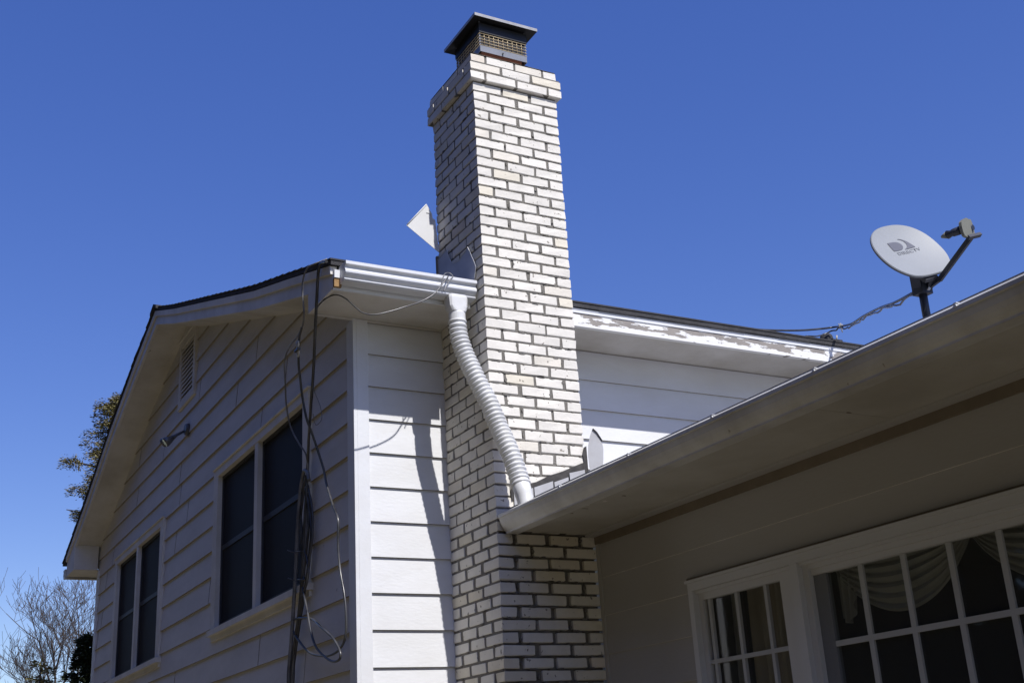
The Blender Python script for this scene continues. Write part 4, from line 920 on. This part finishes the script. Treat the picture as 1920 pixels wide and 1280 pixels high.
# ================================================================ TREES
def branches(mb, p, d, L, r, depth, rng, spread=0.5, upb=0.12, kids=(2, 4), minr=0.004, seg=5, tips=None):
    n = 4; pts = [p]; rad = [r]; q = p.copy(); dd = d.copy()
    for i in range(n):
        dd = (dd + Vector((rng.uniform(-1, 1), rng.uniform(-1, 1), rng.uniform(-0.6, 1))) * 0.12 + Vector((0, 0, upb * 0.25))).normalized()
        q = q + dd * (L / n); pts.append(q.copy()); rad.append(max(minr, r * (1 - 0.45 * (i + 1) / n)))
    mb.tube(pts, rad, seg if depth > 2 else 3, cap=False)
    if tips is not None and depth <= 1: tips.append((q.copy(), dd.copy()))
    if depth == 0: return
    k = rng.randint(*kids) + 1
    for j in range(k):
        t = rng.uniform(0.3, 1.0); i = min(n - 1, int(t * n)); b = pts[i].lerp(pts[i + 1], t * n - i)
        ax = Vector((rng.uniform(-1, 1), rng.uniform(-1, 1), rng.uniform(-0.3, 0.9))).normalized()
        if depth == 1 and rng.random() < 0.35: continue
        nd = (dd * (1 - spread) + ax * spread * 1.3 + Vector((0, 0, upb))).normalized()
        branches(mb, b, nd, L * rng.uniform(0.55, 0.78), max(minr, rad[i] * 0.6), depth - 1, rng, spread, upb, kids, minr, seg, tips)
def bare_tree(name, label, loc, h, seed, depth=6, minr=0.008, group=None, lean=(0, 0)):
    rng = random.Random(seed); root = thing(name, label, 'tree', loc, group)
    t = MB(); th = h * 0.25; p = Vector(loc)
    t.tube([p, p + Vector((lean[0] * .3, lean[1] * .3, th * .5)), p + Vector((lean[0], lean[1], th))], [h * .022, h * .017, h * .015], 10, cap=False); t.build('trunk', BARK, root)
    c = MB(); top = p + Vector((lean[0], lean[1], th))
    for k in range(4):
        a = k * 1.7 + rng.random(); branches(c, top, Vector((math.cos(a) * .38, math.sin(a) * .38, 0.9)).normalized(), h * 0.30, h * 0.010, depth, rng, minr=minr)
    c.build('crown', BARK, root); return root
def spray(mb, c, n, rx, rz_, rng, leaf, droop=0.5, out=Vector((0, 0, 0))):
    """a drooping frond cluster made of many small pointed leaf blades"""
    for k in range(n):
        a = rng.uniform(0, 2 * math.pi); rr_ = rng.random() ** 0.5
        p = c + Vector((math.cos(a) * rx * rr_, math.sin(a) * rx * rr_, rng.gauss(0, 1) * rz_ * 0.5)) ; p.z -= droop * rx * rr_ * rr_ * 0.6
        d = (Vector((math.cos(a), math.sin(a), rng.uniform(-0.9, 0.6))) + out).normalized(); s_ = d.cross(Vector((rng.uniform(-1, 1), rng.uniform(-1, 1), 1))).normalized()
        l_ = leaf * rng.uniform(0.6, 1.6); w = l_ * 0.16
        mb.face([p, p + d * l_ * .5 + s_ * w, p + d * l_, p + d * l_ * .5 - s_ * w])
def evergreen(name, label, loc, h, rad, seed, m, leaf, n_br, per, group=None, base=0.12, taper=1.0, thin=1.0):
    rng = random.Random(seed); root = thing(name, label, 'tree', loc, group); p = Vector(loc)
    t = MB(); t.tube([p, p + Vector((0, 0, h * .5)), p + Vector((0, 0, h * .97))], [h * .018, h * .011, h * .003], 8, cap=False)
    c = MB()
    for k in range(n_br):
        f = base + (1 - base) * (k + rng.random()) / n_br; a = k * 2.399 + rng.uniform(-.4, .4)
        L_ = rad * (1 - f) ** (0.75 * taper) * rng.uniform(0.55, 1.15) + rad * 0.06
        o = p + Vector((0, 0, h * f)); e = o + Vector((math.cos(a) * L_, math.sin(a) * L_, L_ * rng.uniform(-0.05, 0.3)))
        t.tube([o, o.lerp(e, .5) + Vector((0, 0, .04 * L_)), e], [h * .004, h * .0025, h * .001], 4, cap=False)
        for q in range(max(2, int(L_ / rad * 7))):
            tt = rng.uniform(0.35, 1.0); spray(c, o.lerp(e, tt), int(per * thin), rad * 0.13, rad * 0.07, rng, leaf, out=Vector((math.cos(a), math.sin(a), 0)) * 0.8)
    t.build('trunk', BARK, root); c.build('crown', m, root); return root
evergreen('cedar_tree', 'olive cedar with drooping sprays showing behind the left roof slope', (1.98, 21.5, 0), 10.5, 1.7, 11, CEDAR, 0.060, 78, 190, base=0.70, taper=.45)
evergreen('dark_evergreen', 'dark green evergreen low beside the far wall corner', (1.80, 23.5, 0), 5.35, 1.15, 5, EVERG, 0.10, 80, 110)
evergreen('small_yellow_evergreen', 'small yellowish evergreen in front of the bare trees at lower left', (0.95, 24.5, 0), 4.85, 0.95, 8, CEDAR, 0.12, 36, 30)
bare_tree('bare_tree', 'wide leafless tree rising beside the far house corner', (3.1, 32.5, 0), 9.4, 3, depth=5, minr=0.005, group='leafless trees in the distance')
bare_tree('bare_tree', 'smaller hazy leafless tree low in the bottom left corner', (1.0, 46, 0), 4.0, 9, depth=5, minr=0.009, group='leafless trees in the distance')
bare_tree('bare_tree', 'leafless tree whose twigs reach in at the left picture edge', (-4.1, 26, 0), 6.0, 21, depth=5, minr=0.006, group='leafless trees in the distance')
# unseen wood added along the left of the yard to keep the gable side dark
wd = MB(); rng = random.Random(4)
for k in range(15000):
    x = rng.uniform(-17, -9.5); y = rng.uniform(-34, 42); top = 12.5 + 3 * noise.noise(Vector((x * .2, y * .2, 0))); z = rng.uniform(0, 1) ** 0.8 * top
    a = rng.uniform(0, 6.28); s_ = rng.uniform(0.5, 1.1); u_ = Vector((math.cos(a), math.sin(a), rng.uniform(-.5, .5))) * s_; v_ = Vector((-math.sin(a) * .4, math.cos(a) * .4, 1)) * s_
    c_ = Vector((x, y, z)); wd.face([c_ - u_ * .6, c_ - v_ * .4, c_ + u_ * .7, c_ + v_ * .6])
tag(wd.build('shade_woods', EVERG), 'unseen evergreen wood added left of the yard to shade the gable side', 'shade_woods', kind='stuff')
